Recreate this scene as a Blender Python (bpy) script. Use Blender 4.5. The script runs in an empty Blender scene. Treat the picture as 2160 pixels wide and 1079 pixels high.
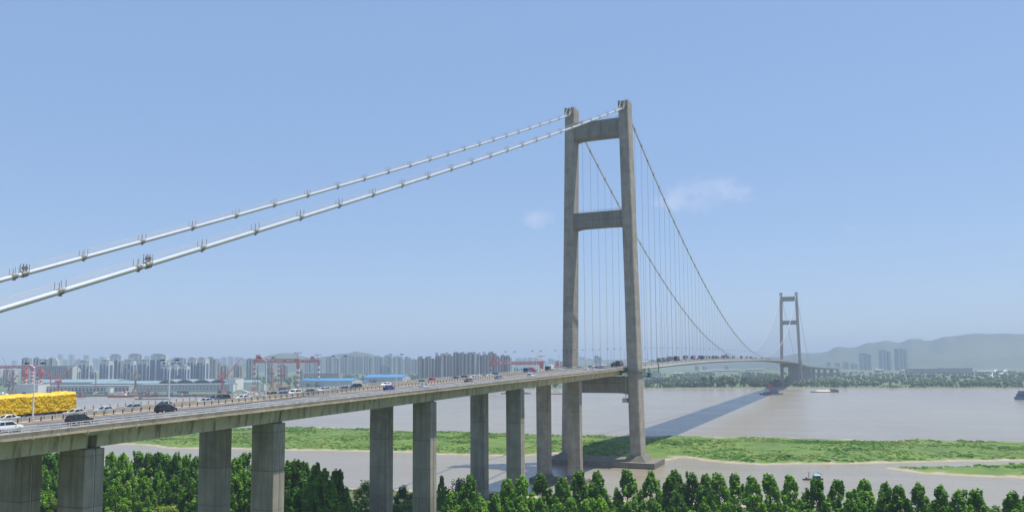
import bpy, math, random
from mathutils import Vector, Matrix, noise
RN = random.Random(11)
scene = bpy.context.scene
COL = scene.collection

# ---------------------------------------------------------------- camera, sky, sun, exposure
CAMP = Vector((137.13, -453.26, 61.51))
YAW, PIT, FPX, PY0, ROLL = -0.40529, 0.08264, 1681.8, 620.6, -0.006417      # metres and pixels of the 2160 px wide frame
FW = Vector((math.sin(YAW)*math.cos(PIT), math.cos(YAW)*math.cos(PIT), math.sin(PIT)))
RT = Vector((math.cos(YAW), -math.sin(YAW), 0.0))
UP = RT.cross(FW)
RT, UP = RT*math.cos(ROLL)+UP*math.sin(ROLL), UP*math.cos(ROLL)-RT*math.sin(ROLL)
cam_data = bpy.data.cameras.new("camera")
cam = bpy.data.objects.new("camera", cam_data); COL.objects.link(cam)
cam.rotation_euler = Matrix((RT, UP, -FW)).transposed().to_euler()
cam.location = CAMP
cam_data.sensor_fit = 'HORIZONTAL'; cam_data.sensor_width = 36
cam_data.lens = FPX/2160*36
cam_data.shift_y = (PY0-539.5)/2160
cam_data.clip_start = 1; cam_data.clip_end = 60000
scene.camera = cam

SUN = Vector((.28, .19, 1)).normalized()
SUN_EL = math.asin(SUN.z); SUN_AZ = math.atan2(SUN.x, SUN.y)
world = bpy.data.worlds.new("World"); scene.world = world; world.use_nodes = True
wn, wl = world.node_tree.nodes, world.node_tree.links
wn.clear()
sky = wn.new("ShaderNodeTexSky"); sky.sky_type = 'NISHITA'; sky.sun_disc = False
sky.sun_elevation = SUN_EL; sky.sun_rotation = SUN_AZ
sky.air_density = 1.0; sky.dust_density = 0.4; sky.ozone_density = 1.4
bg = wn.new("ShaderNodeBackground"); bg.inputs[1].default_value = 0.115
wo = wn.new("ShaderNodeOutputWorld")
# two small fair-weather clouds low over the far bank, as soft noise within a direction on the sky
def wmath(op, a, b=None, c=None, clamp=False):
    n = wn.new("ShaderNodeMath"); n.operation = op; n.use_clamp = clamp
    for i, v in enumerate((a, b, c)):
        if v is None: continue
        if isinstance(v, (int, float)): n.inputs[i].default_value = v
        else: wl.new(v, n.inputs[i])
    return n.outputs[0]
geo = wn.new("ShaderNodeTexCoord")
def cloud_mask(x, y, half_w, half_h):
    d = (FW + RT*(x-1080)/FPX - UP*(y-PY0)/FPX).normalized()
    rt = Vector((0, 0, 1)).cross(d).normalized() * -1; up = rt.cross(d)
    def dot(v):
        n = wn.new("ShaderNodeVectorMath"); n.operation = 'DOT_PRODUCT'
        wl.new(geo.outputs['Generated'], n.inputs[0]); n.inputs[1].default_value = v
        return n.outputs['Value']
    ea = wmath('DIVIDE', dot(rt), half_w/FPX); eb = wmath('DIVIDE', dot(up), half_h/FPX)
    r2 = wmath('ADD', wmath('MULTIPLY', ea, ea), wmath('MULTIPLY', eb, eb))
    front = wmath('GREATER_THAN', dot(d), 0.5)
    return wmath('MULTIPLY', wmath('SUBTRACT', 1.0, wmath('SQRT', r2), clamp=True), front)
nz = wn.new("ShaderNodeTexNoise"); nz.inputs['Scale'].default_value = 34; nz.inputs['Detail'].default_value = 7
wl.new(geo.outputs['Generated'], nz.inputs['Vector'])
tot = None
for x, y, hw, hh, k in ((1505, 408, 150, 52, 1.0), (1440, 424, 100, 40, .95), (1572, 402, 75, 24, .85), (1130, 458, 85, 34, .95), (1380, 430, 60, 26, .6), (1790, 478, 60, 18, .35), (1960, 520, 80, 16, .25)):
    m = wmath('MULTIPLY', cloud_mask(x, y, hw, hh), k)
    tot = m if tot is None else wmath('MAXIMUM', tot, m)
cl = wmath('MULTIPLY', wmath('SUBTRACT', wmath('ADD', tot, wmath('MULTIPLY', nz.outputs['Fac'], 2.2)), 1.5, clamp=True), wmath('GREATER_THAN', tot, 0.001))
cl = wmath('MULTIPLY', wmath('MULTIPLY', cl, wmath('MINIMUM', wmath('MULTIPLY', tot, 4.0), 1.0)), 0.9, clamp=True)
mixc = wn.new("ShaderNodeMix"); mixc.data_type = 'RGBA'
soft = wn.new("ShaderNodeMix"); soft.data_type = 'RGBA'; soft.inputs['Factor'].default_value = .6
wl.new(sky.outputs[0], soft.inputs['A']); soft.inputs['B'].default_value = (2.2, 3.45, 5.95, 1)
wl.new(cl, mixc.inputs['Factor']); wl.new(soft.outputs['Result'], mixc.inputs['A'])
mixc.inputs['B'].default_value = (4.1, 4.8, 6.6, 1)
wl.new(mixc.outputs['Result'], bg.inputs[0]); wl.new(bg.outputs[0], wo.inputs[0])

sun_d = bpy.data.lights.new("sun", 'SUN'); sun_d.energy = 5.0; sun_d.angle = math.radians(0.55)
sun_d.color = (1.0, 0.93, 0.82)
sun = bpy.data.objects.new("sun", sun_d); COL.objects.link(sun)
sun.rotation_euler = SUN.to_track_quat('Z', 'Y').to_euler()
scene.view_settings.view_transform = 'Standard'; scene.view_settings.look = 'None'
scene.view_settings.exposure = 0.28; scene.view_settings.gamma = 1.0
scene.cycles.max_bounces = 6; scene.cycles.volume_bounces = 1
scene.cycles.transparent_max_bounces = 8; scene.cycles.caustics_reflective = False; scene.cycles.caustics_refractive = False
scene.cycles.use_denoising = True

# ---------------------------------------------------------------- helpers
def G(x, y, z=1.2):                      # the place on level z that shows at pixel x, y
    d = FW + RT*(x-1080)/FPX - UP*(y-PY0)/FPX
    return CAMP + d*((z-CAMP.z)/d.z)
def AT(x, D, z):                         # the place D metres ahead on level z, in pixel column x
    a = (x-1080)/FPX*D
    b = (z-CAMP.z-D*FW.z-RT.z*a)/UP.z
    return CAMP + FW*D + RT*a + UP*b
def ZY(y, D, x=1080):                    # height seen at pixel x, y, D metres ahead
    return CAMP.z + D*FW.z - (y-PY0)/FPX*D*UP.z + (x-1080)/FPX*D*RT.z
def PR(p):
    d = Vector(p)-CAMP; z = d.dot(FW)
    return 1080+FPX*d.dot(RT)/z, PY0-FPX*d.dot(UP)/z, z
def DEPTH(y, x=1080, z=1.2): return (G(x, y, z)-CAMP).dot(FW)
FACING = math.atan2(RT.y, RT.x)          # rotation that lays local x across the view

def tag(o, label=None, cat=None, group=None, kind=None):
    if label: o['label'] = label
    if cat: o['category'] = cat
    if group: o['group'] = group
    if kind: o['kind'] = kind
    return o
def thing(name, label, cat, loc=(0, 0, 0), rz=0.0, group=None):
    o = bpy.data.objects.new(name, None); COL.objects.link(o)
    o.empty_display_size = .5
    o.location = loc; o.rotation_euler = (0, 0, rz)
    return tag(o, label, cat, group)
def subroot(name, parent):
    o = bpy.data.objects.new(name, None); COL.objects.link(o); o.parent = parent
    return o
def link_mesh(name, me, parent=None):
    o = bpy.data.objects.new(name, me); COL.objects.link(o)
    if parent: o.parent = parent
    return o
def dup(src, parent=None):
    c = src.copy(); COL.objects.link(c)
    if parent is not None: c.parent = parent
    for ch in list(src.children): dup(ch, c)
    return c

class MB:
    def __init__(s): s.v = []; s.f = []; s.m = []
    def face(s, idx, m=0): s.f.append(idx); s.m.append(m)
    def add(s, verts, faces, m=0):
        b = len(s.v); s.v.extend([tuple(v) for v in verts])
        for f in faces: s.f.append(tuple(i+b for i in f)); s.m.append(m)
        return s
    def box(s, x0, x1, y0, y1, z0, z1, m=0):
        return s.hexa([(x0,y0,z0),(x1,y0,z0),(x1,y1,z0),(x0,y1,z0),(x0,y0,z1),(x1,y0,z1),(x1,y1,z1),(x0,y1,z1)], m)
    def hexa(s, p, m=0):
        return s.add(p, [(3,2,1,0),(4,5,6,7),(0,1,5,4),(1,2,6,5),(2,3,7,6),(3,0,4,7)], m)
    def taper(s, cx, cy, z0, z1, a0, b0, a1, b1, m=0, dx=0, dy=0):
        return s.hexa([(cx-a0,cy-b0,z0),(cx+a0,cy-b0,z0),(cx+a0,cy+b0,z0),(cx-a0,cy+b0,z0),
                       (cx+dx-a1,cy+dy-b1,z1),(cx+dx+a1,cy+dy-b1,z1),(cx+dx+a1,cy+dy+b1,z1),(cx+dx-a1,cy+dy+b1,z1)], m)
    def ring_loft(s, rings, m=0, caps=True, closed=True):
        n = len(rings[0]); b = len(s.v)
        for r in rings: s.v.extend([tuple(p) for p in r])
        for i in range(len(rings)-1):
            for j in range(n if closed else n-1):
                k = (j+1) % n
                s.f.append((b+i*n+j, b+i*n+k, b+(i+1)*n+k, b+(i+1)*n+j)); s.m.append(m)
        if caps:
            s.f.append(tuple(b+j for j in reversed(range(n)))); s.m.append(m)
            s.f.append(tuple(b+(len(rings)-1)*n+j for j in range(n))); s.m.append(m)
        return s
    def tube(s, path, r, n=6, m=0, caps=True):
        path = [Vector(p) for p in path]
        rs = r if isinstance(r, (list, tuple)) else [r]*len(path)
        rings = []
        for i, p in enumerate(path):
            t = (path[min(i+1, len(path)-1)]-path[max(i-1, 0)]).normalized()
            a = Vector((0, 0, 1)) if abs(t.z) < .95 else Vector((1, 0, 0))
            u = t.cross(a).normalized(); w = t.cross(u).normalized()
            rings.append([p+(u*math.cos(2*math.pi*k/n)+w*math.sin(2*math.pi*k/n))*rs[i] for k in range(n)])
        return s.ring_loft(rings, m, caps)
    def bar(s, a, b, w, m=0):
        return s.tube([a, b], w*.7071, 4, m)
    def cylx(s, c, r, half, n=14, m=0):
        return s.tube([(c[0]-half, c[1], c[2]), (c[0]+half, c[1], c[2])], r, n, m)
    def build(s, name, mats, parent=None, smooth=False):
        me = bpy.data.meshes.new(name)
        me.from_pydata(s.v, [], s.f)
        mats = mats if isinstance(mats, (list, tuple)) else [mats]
        for mm in mats: me.materials.append(mm)
        if len(mats) > 1: me.polygons.foreach_set('material_index', s.m)
        if smooth: me.polygons.foreach_set('use_smooth', [True]*len(me.polygons))
        me.validate(); me.update()
        return link_mesh(name, me, parent)

# ---------------------------------------------------------------- materials
def base_mat(name):
    m = bpy.data.materials.new(name); m.use_nodes = True
    nt = m.node_tree; p = nt.nodes['Principled BSDF']
    return m, nt, p
def N(nt, typ, **kw):
    n = nt.nodes.new(typ)
    for k, v in kw.items(): setattr(n, k, v)
    return n
def ramp(nt, fac, stops):
    r = N(nt, "ShaderNodeValToRGB"); nt.links.new(fac, r.inputs[0])
    e = r.color_ramp.elements
    while len(e) > 1: e.remove(e[-1])
    e[0].position, e[0].color = stops[0][0], (*stops[0][1], 1)
    for p, c in stops[1:]:
        x = e.new(p); x.color = (*c, 1)
    return r.outputs[0]
def noise_tex(nt, scale, detail=5, vec=None, scl=(1, 1, 1), coord='Object', rough=.6):
    tc = N(nt, "ShaderNodeTexCoord"); mp = N(nt, "ShaderNodeMapping"); mp.inputs['Scale'].default_value = scl
    nt.links.new(tc.outputs[coord], mp.inputs[0])
    t = N(nt, "ShaderNodeTexNoise"); t.inputs['Scale'].default_value = scale; t.inputs['Detail'].default_value = detail
    t.inputs['Roughness'].default_value = rough
    nt.links.new(mp.outputs[0], t.inputs['Vector'])
    return t.outputs['Fac']
def mixcol(nt, fac, a, b, mode='MIX'):
    n = N(nt, "ShaderNodeMix", data_type='RGBA', blend_type=mode)
    for k, v in (('Factor', fac), ('A', a), ('B', b)):
        if isinstance(v, tuple): n.inputs[k].default_value = (*v, 1)
        elif isinstance(v, (int, float)): n.inputs[k].default_value = v
        else: nt.links.new(v, n.inputs[k])
    return n.outputs['Result']
def M1(nt, op, a, b=None, c=None, clamp=False):
    n = N(nt, "ShaderNodeMath", operation=op, use_clamp=clamp)
    for i, v in enumerate((a, b, c)):
        if v is None: continue
        if isinstance(v, (int, float)): n.inputs[i].default_value = v
        else: nt.links.new(v, n.inputs[i])
    return n.outputs[0]
def bump(nt, p, h, strength=.4, dist=.05):
    b = N(nt, "ShaderNodeBump"); b.inputs['Strength'].default_value = strength; b.inputs['Distance'].default_value = dist
    nt.links.new(h, b.inputs['Height']); nt.links.new(b.outputs[0], p.inputs['Normal'])
def plain(name, c, rough=.6, metal=0.0, var=.18, scale=.6, coat=0.0):
    m, nt, p = base_mat(name)
    f = noise_tex(nt, scale, 4)
    lo = tuple(v*(1-var) for v in c); hi = tuple(min(1, v*(1+var)) for v in c)
    nt.links.new(ramp(nt, f, [(.3, lo), (.7, hi)]), p.inputs['Base Color'])
    p.inputs['Roughness'].default_value = rough; p.inputs['Metallic'].default_value = metal
    p.inputs['Coat Weight'].default_value = coat
    return m
def concrete(name, lo, hi, streak=.5, lift=4.0, stain=(.09, .085, .065), sx=.9, th=(.5, .72)):
    """cast concrete: blotches, vertical run-off streaks and horizontal pour joints"""
    m, nt, p = base_mat(name)
    f = noise_tex(nt, .22, 6)
    base = ramp(nt, f, [(.3, lo), (.7, hi)])
    s = noise_tex(nt, sx, 5, scl=(1, 1, .06), rough=.7)
    sm = ramp(nt, s, [(th[0], (0, 0, 0)), (th[1], (1, 1, 1))])
    sm = M1(nt, 'MULTIPLY', sm, streak)
    col = mixcol(nt, sm, base, stain)
    tc = N(nt, "ShaderNodeTexCoord"); sp = N(nt, "ShaderNodeSeparateXYZ"); nt.links.new(tc.outputs['Object'], sp.inputs[0])
    fr = M1(nt, 'FRACT', M1(nt, 'DIVIDE', sp.outputs['Z'], lift))
    jn = M1(nt, 'LESS_THAN', fr, .03)
    col = mixcol(nt, M1(nt, 'MULTIPLY', jn, .45), col, stain)
    # each pour a slightly different tone
    fl = M1(nt, 'FLOOR', M1(nt, 'DIVIDE', sp.outputs['Z'], lift))
    wn_ = N(nt, "ShaderNodeTexWhiteNoise", noise_dimensions='1D'); nt.links.new(fl, wn_.inputs['W'])
    col = mixcol(nt, M1(nt, 'MULTIPLY', wn_.outputs['Value'], .18), col, tuple(v*1.25 for v in hi))
    nt.links.new(col, p.inputs['Base Color']); p.inputs['Roughness'].default_value = .88
    fine = noise_tex(nt, 3.0, 6); bump(nt, p, fine, .25, .04)
    return m
def facade(name, wall, glass, floor=3.1, bay=3.4, gw=.5, gh=.52, rough=.6):
    m, nt, p = base_mat(name)
    tc = N(nt, "ShaderNodeTexCoord"); sp = N(nt, "ShaderNodeSeparateXYZ"); nt.links.new(tc.outputs['Object'], sp.inputs[0])
    u = M1(nt, 'ADD', sp.outputs['X'], sp.outputs['Y'])
    fu = M1(nt, 'FRACT', M1(nt, 'DIVIDE', u, bay)); fz = M1(nt, 'FRACT', M1(nt, 'DIVIDE', sp.outputs['Z'], floor))
    k = M1(nt, 'MULTIPLY', M1(nt, 'LESS_THAN', fu, gw), M1(nt, 'LESS_THAN', fz, gh))
    f = noise_tex(nt, .05, 3)
    w = ramp(nt, f, [(.3, tuple(v*.88 for v in wall)), (.7, tuple(min(1, v*1.08) for v in wall))])
    nt.links.new(mixcol(nt, k, w, glass), p.inputs['Base Color'])
    nt.links.new(M1(nt, 'SUBTRACT', rough, M1(nt, 'MULTIPLY', k, rough-.2)), p.inputs['Roughness'])
    return m
def foliage(name, lo, mid, hi, nscale=.45, trans=.3):
    m, nt, p = base_mat(name)
    f = noise_tex(nt, nscale, 4)
    oi = N(nt, "ShaderNodeObjectInfo")
    gi = N(nt, "ShaderNodeNewGeometry")
    f2 = M1(nt, 'ADD', M1(nt, 'MULTIPLY', f, .7), M1(nt, 'MULTIPLY', gi.outputs['Random Per Island'], .3))
    f3 = M1(nt, 'ADD', f2, M1(nt, 'MULTIPLY', M1(nt, 'SUBTRACT', oi.outputs['Random'], .5), .26))
    col = ramp(nt, f3, [(.28, lo), (.5, mid), (.72, hi)])
    nt.links.new(col, p.inputs['Base Color']); p.inputs['Roughness'].default_value = .5
    p.inputs['Specular IOR Level'].default_value = .35
    tr = N(nt, "ShaderNodeBsdfTranslucent"); nt.links.new(mixcol(nt, .5, col, (.16, .34, .02)), tr.inputs[0])
    mx = N(nt, "ShaderNodeMixShader"); mx.inputs[0].default_value = trans
    out = nt.nodes['Material Output']
    nt.links.new(p.outputs[0], mx.inputs[1]); nt.links.new(tr.outputs[0], mx.inputs[2]); nt.links.new(mx.outputs[0], out.inputs[0])
    return m

M = {}
M['tower'] = concrete('tower_concrete', (.23, .21, .17), (.36, .33, .27), .55, 4.5, (.10, .095, .08), .6, (.48, .7))
M['beam'] = concrete('beam_concrete', (.17, .16, .13), (.26, .24, .195), .75, 12., (.06, .058, .05), .8)
M['pier'] = concrete('pier_concrete', (.25, .225, .175), (.41, .37, .29), .6, 9.0, (.11, .095, .075), .7, (.45, .68))
M['girder'] = concrete('girder_concrete', (.42, .385, .26), (.60, .545, .38), .8, 40., (.12, .10, .065), .75, (.5, .64))
M['fascia'] = concrete('fascia_concrete', (.34, .30, .21), (.55, .48, .34), .6, 40., (.12, .095, .06), .9)
M['kerb'] = plain('median_kerb', (.42, .32, .20), .9, 0, .25, .5)
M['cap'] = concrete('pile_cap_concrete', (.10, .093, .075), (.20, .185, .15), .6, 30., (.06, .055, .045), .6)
M['asphalt'] = plain('asphalt', (.105, .105, .115), .85, 0, .16, .2)
M['paint'] = plain('road_paint', (.72, .72, .72), .7, 0, .08, 2)
M['steel'] = plain('galvanised_steel', (.46, .46, .44), .45, .2, .12, 1)
M['railwhite'] = plain('pale_rail_paint', (.56, .57, .58), .5, 0, .08, 1)
M['raildark'] = plain('median_rail_steel', (.38, .39, .37), .55, .2, .15, 1)
M['postdark'] = plain('rusty_post', (.035, .033, .03), .7, 0, .3, 2)
M['cable'] = plain('cable_paint', (.52, .55, .56), .38, .1, .07, .4)
M['band'] = plain('cable_band_cast_steel', (.20, .20, .18), .5, .1, .15, 1)
M['hanger'] = plain('hanger_rope', (.30, .30, .28), .5, 0, .1, .2)
M['girdersteel'] = plain('steel_girder_paint', (.27, .28, .26), .5, 0, .14, .12)
M['gantry'] = plain('gantry_green', (.06, .11, .09), .6, 0, .25, .5)
M['lampwhite'] = plain('lamp_pole_paint', (.74, .76, .76), .4, 0, .05, 1)
M['lamphead'] = plain('lamp_head', (.02, .03, .025), .5, 0, .2, 2)
M['black'] = plain('black_rubber', (.018, .018, .018), .8, 0, .2, 3)
M['rim'] = plain('alloy_rim', (.5, .5, .5), .35, .7, .1, 3)
M['glass'] = plain('dark_glass', (.02, .03, .035), .12, 0, .1, 1)
M['headl'] = plain('headlight_lens', (.75, .75, .72), .2, 0, .05, 3)
M['taill'] = plain('taillight_lens', (.45, .02, .02), .3, 0, .1, 3)
def paint(name, c): 
    if name not in M: M[name] = plain(name, c, .32, .0, .04, .8, .6)
    return M[name]
M['red'] = plain('crane_red', (.64, .05, .035), .6, 0, .2, .15)
M['redfade'] = plain('crane_faded_red', (.52, .11, .075), .7, 0, .25, .15)
M['white'] = plain('crane_white', (.78, .77, .74), .6, 0, .08, .3)
M['brown'] = plain('crane_brown', (.30, .17, .11), .7, 0, .25, .2)
M['yellowcab'] = plain('crane_cab_yellow', (.45, .38, .20), .6, 0, .15, .2)

# ---------------------------------------------------------------- deck geometry
_T = [(-520, 48.1), (-353.8, 51.05), (-198, 53.75), (-11, 57.05), (68, 58.6), (139, 59.75), (210, 60.5), (304, 61.25), (440, 61.65), (560, 61.95), (745, 61.75),
      (980, 60.5), (1181, 57.8), (1443, 53.0), (1735, 45.2), (2000, 37.5), (2400, 27), (3000, 15), (3600, 9)]
def ZR(y):
    if y <= _T[0][0]: return _T[0][1]
    for i in range(len(_T)-1):
        (a, za), (b, zb) = _T[i], _T[i+1]
        if y <= b:
            h = b-a; t = (y-a)/h
            m0 = (zb-_T[i-1][1])/(b-_T[i-1][0]) if i > 0 else (zb-za)/h
            m1 = (_T[i+2][1]-za)/(_T[i+2][0]-a) if i+2 < len(_T) else (zb-za)/h
            return (2*t**3-3*t*t+1)*za+(t**3-2*t*t+t)*h*m0+(-2*t**3+3*t*t)*zb+(t**3-t*t)*h*m1
    return _T[-1][1]
def XO(y): return 2.3e-4*(y-1750)**2 if y > 1750 else 0.0
def ZD(x, y): return ZR(y)-.02*abs(x-XO(y))

def strip(mb, ys, x0, x1, dz0, dz1, m=0, zf=None):
    """a band along the bridge between local x0 and x1, top at road +dz1 and bottom at road +dz0"""
    rings = []
    for y in ys:
        o = XO(y); zb = ZR(y)
        za = zb-.02*abs(x0); zc = zb-.02*abs(x1)
        rings.append([(o+x0, y, za+dz0), (o+x1, y, zc+dz0), (o+x1, y, zc+dz1), (o+x0, y, za+dz1)])
    return mb.ring_loft(rings, m)
def profile(mb, ys, pts, m=0):
    rings = [[(XO(y)+px, y, ZR(y)+pz) for px, pz in pts] for y in ys]
    return mb.ring_loft(rings, m)
def frange(a, b, st):
    n = max(1, int(round((b-a)/st))); return [a+(b-a)*i/n for i in range(n+1)]

# ---------------------------------------------------------------- setting: water, land, hills
def sd_poly(px, py, poly):
    d = 1e18; inside = False; n = len(poly); j = n-1
    for i in range(n):
        ax, ay = poly[i]; bx, by = poly[j]
        ex, ey = bx-ax, by-ay; wx, wy = px-ax, py-ay
        t = max(0, min(1, (wx*ex+wy*ey)/(ex*ex+ey*ey+1e-9)))
        dx, dy = wx-ex*t, wy-ey*t; d = min(d, dx*dx+dy*dy)
        if (ay > py) != (by > py) and px < (bx-ax)*(py-ay)/(by-ay+1e-12)+ax: inside = not inside
        j = i
    d = math.sqrt(d)
    return d if inside else -d

def water_mat():
    m, nt, p = base_mat('river_water')
    f = noise_tex(nt, .004, 4, scl=(1, .35, 1))
    col = ramp(nt, f, [(.3, (.21, .182, .128)), (.7, (.265, .238, .18))])
    nt.links.new(col, p.inputs['Base Color'])
    p.inputs['IOR'].default_value = 1.33
    fl = noise_tex(nt, .02, 5, scl=(.25, 1.6, 1)); w2 = noise_tex(nt, .006, 4, scl=(.5, 1.5, 1))
    nt.links.new(mixcol(nt, ramp(nt, fl, [(.45, (0, 0, 0)), (.75, (.45, .45, .45))]), col, (.31, .285, .225)), p.inputs['Base Color'])
    nt.links.new(M1(nt, 'ADD', .13, M1(nt, 'MULTIPLY', w2, .2)), p.inputs['Roughness'])
    a = noise_tex(nt, .35, 5, scl=(1, 1, 1)); b = noise_tex(nt, .05, 3)
    h = M1(nt, 'ADD', M1(nt, 'MULTIPLY', a, M1(nt, 'ADD', .5, w2)), M1(nt, 'MULTIPLY', b, 1.5))
    bump(nt, p, h, .75, .4)
    return m
w = MB(); w.add([(-16000, -1200, 1.2), (14000, -1200, 1.2), (14000, 14000, 1.2), (-16000, 14000, 1.2)], [(0, 1, 2, 3)])
tag(w.build('river_water', water_mat()), kind='structure')

def land_mat(name, sand, g1, g2, g3, zlo, zhi, scale=.03):
    m, nt, p = base_mat(name)
    tc = N(nt, "ShaderNodeNewGeometry"); sp = N(nt, "ShaderNodeSeparateXYZ"); nt.links.new(tc.outputs['Position'], sp.inputs[0])
    n1 = noise_tex(nt, scale, 6); n2 = noise_tex(nt, scale*5, 5)
    g = ramp(nt, n1, [(.32, g1), (.5, g2), (.68, g3)])
    g = mixcol(nt, .45, g, ramp(nt, n2, [(.35, g1), (.65, g3)]))
    k = M1(nt, 'DIVIDE', M1(nt, 'SUBTRACT', M1(nt, 'ADD', sp.outputs['Z'], M1(nt, 'MULTIPLY', M1(nt, 'SUBTRACT', n2, .5), 1.6)), zlo), zhi-zlo, clamp=True)
    wet = M1(nt, 'DIVIDE', M1(nt, 'SUBTRACT', sp.outputs['Z'], 1.15), .5, clamp=True)
    s = mixcol(nt, wet, tuple(v*.55 for v in sand), sand)
    nt.links.new(mixcol(nt, k, s, g), p.inputs['Base Color'])
    p.inputs['Roughness'].default_value = .95
    bump(nt, p, n2, .6, .5)
    return m
# sandbar: its outline on the water, read as ground positions
near_px = [(215, 934), (300, 941), (420, 948), (600, 950), (720, 951), (860, 956), (1000, 961), (1105, 962), (1165, 958), (1180, 975), (1330, 982), (1400, 972), (1440, 966), (1470, 972), (1500, 975),
           (1600, 979), (1700, 980), (1850, 977), (2000, 975), (2160, 972), (2400, 970), (3000, 966)]
far_px = [(3000, 940), (2400, 933), (2155, 931), (1950, 928), (1800, 926), (1650, 923), (1500, 921), (1360, 919), (1230, 918), (1150, 916), (1000, 912), (900, 908), (760, 902), (600, 899), (430, 903), (330, 915), (240, 928)]
bar_poly = [G(x, y).to_2d()[:] for x, y in near_px+far_px]
islet = [G(x, y).to_2d()[:] for x, y in ((1890, 988), (1940, 984), (2030, 985), (2160, 981), (2500, 977), (2560, 1000), (2300, 1010), (2160, 1003), (2040, 998), (1950, 994))]
def grid_land(name, poly, x0, x1, y0, y1, nx, ny, hf, mat, frame=None):
    """height field over a rectangle (in the frame's axes), only where it rises above the river bed"""
    vs = []; idx = {}; fs = []
    H = {}
    for i in range(nx+1):
        for j in range(ny+1):
            x = x0+(x1-x0)*i/nx; y = y0+(y1-y0)*j/ny
            X, Y = frame(x, y) if frame else (x, y)
            H[i, j] = (X, Y, hf(X, Y))
    for i in range(nx):
        for j in range(ny):
            q = [(i, j), (i+1, j), (i+1, j+1), (i, j+1)]
            if max(H[a][2] for a in q) < .9: continue
            for a in q:
                if a not in idx: idx[a] = len(vs); vs.append(H[a])
            fs.append(tuple(idx[a] for a in q))
    mb = MB(); mb.add(vs, fs)
    return mb.build(name, mat, smooth=True)
O0 = G(1300, 940).to_2d()
def frame_rt(a, b):                       # axes across and along the view, origin on the sandbar
    return O0.x+RT.x*a-RT.y*b, O0.y+RT.y*a+RT.x*b
far_xy = [G(x, y).to_2d()[:] for x, y in far_px]
def sd_line(px, py, pts):
    best = 1e18
    for (ax, ay), (bx, by) in zip(pts, pts[1:]):
        ex, ey = bx-ax, by-ay; t = max(0, min(1, ((px-ax)*ex+(py-ay)*ey)/(ex*ex+ey*ey+1e-9)))
        best = min(best, (px-ax-ex*t)**2+(py-ay-ey*t)**2)
    return math.sqrt(best)
def bar_h(X, Y):
    d = sd_poly(X, Y, bar_poly)
    if d > 0: d = min(d, sd_line(X, Y, far_xy)*.5)          # the far side shelves gently: a strip of bare sand
    d = max(d, sd_poly(X, Y, islet)+7)+noise.noise(Vector((X*.03, Y*.03, 0)))*9+noise.noise(Vector((X*.11, Y*.11, 3)))*2.5
    if d < -6: return 0.5
    h = 1.2+max(-.7, min(1.0, d*.16))+max(0, min(1.6, (d-9)*.05))
    return h+noise.noise(Vector((X*.06, Y*.06, 9)))*.35*min(1, max(0, d/10))
bar = grid_land('sandbar_ground', bar_poly, -560, 900, -200, 260, 320, 124,
                bar_h, land_mat('sandbar', (.36, .31, .235), (.04, .095, .01), (.07, .165, .015), (.17, .21, .035), 1.65, 2.15, .03), frame_rt)
tag(bar, kind='structure')
# near bank, mostly under the trees
shore_px = [(-900, 985), (-200, 1000), (300, 1016), (700, 1027), (860, 1029), (1000, 1036), (1100, 1040), (1500, 1062), (1900, 1068), (2160, 1070), (2600, 1078), (3600, 1095)]
bank_poly = [G(x, y).to_2d()[:] for x, y in shore_px]
bank_poly += [(1400, -1150), (-1500, -1150)]
def bank_h(X, Y):
    d = sd_poly(X, Y, bank_poly)+noise.noise(Vector((X*.03, Y*.03, 5)))*6
    if d < -8: return .5
    return 1.2+max(-.7, min(1.2, d*.08))+max(0, min(2.2, (d-14)*.06))+noise.noise(Vector((X*.04, Y*.04, 2)))*.3
bank = grid_land('near_bank_ground', bank_poly, -900, 1200, -900, -20, 150, 80, bank_h,
                 land_mat('near_bank', (.42, .35, .26), (.035, .07, .015), (.06, .11, .02), (.13, .14, .05), 1.6, 2.6, .05),
                 lambda a, b: frame_rt(a, b))
tag(bank, kind='structure')
# far bank plain
fshore_px = [(-1500, 841), (-600, 838), (-100, 836), (300, 834.5), (520, 833.5), (640, 832), (760, 829), (900, 825), (1060, 822), (1200, 820.5), (1365, 820), (1500, 819.5), (1700, 819), (1900, 820), (2160, 820), (2600, 822), (3600, 826)]
fshore = [G(x, y) for x, y in fshore_px]
mb = MB()
offs = [(-3, .2), (0, 1.1), (7, 2.8), (30, 3.6), (120, 4.0), (600, 4.0), (2500, 4.0), (12000, 4.0)]
n = len(fshore); rows = []
for k, (o, z) in enumerate(offs):
    for i, p in enumerate(fshore):
        d = (p-CAMP); d.z = 0; d.normalize()
        q = p+d*o; mb.v.append((q.x, q.y, z))
for k in range(len(offs)-1):
    for i in range(n-1): mb.face((k*n+i, k*n+i+1, (k+1)*n+i+1, (k+1)*n+i))
fb = mb.build('far_bank_ground', land_mat('far_bank', (.20, .19, .13), (.04, .09, .03), (.07, .13, .04), (.15, .17, .09), 2.0, 3.4, .012), smooth=True)
tag(fb, kind='structure')

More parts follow.
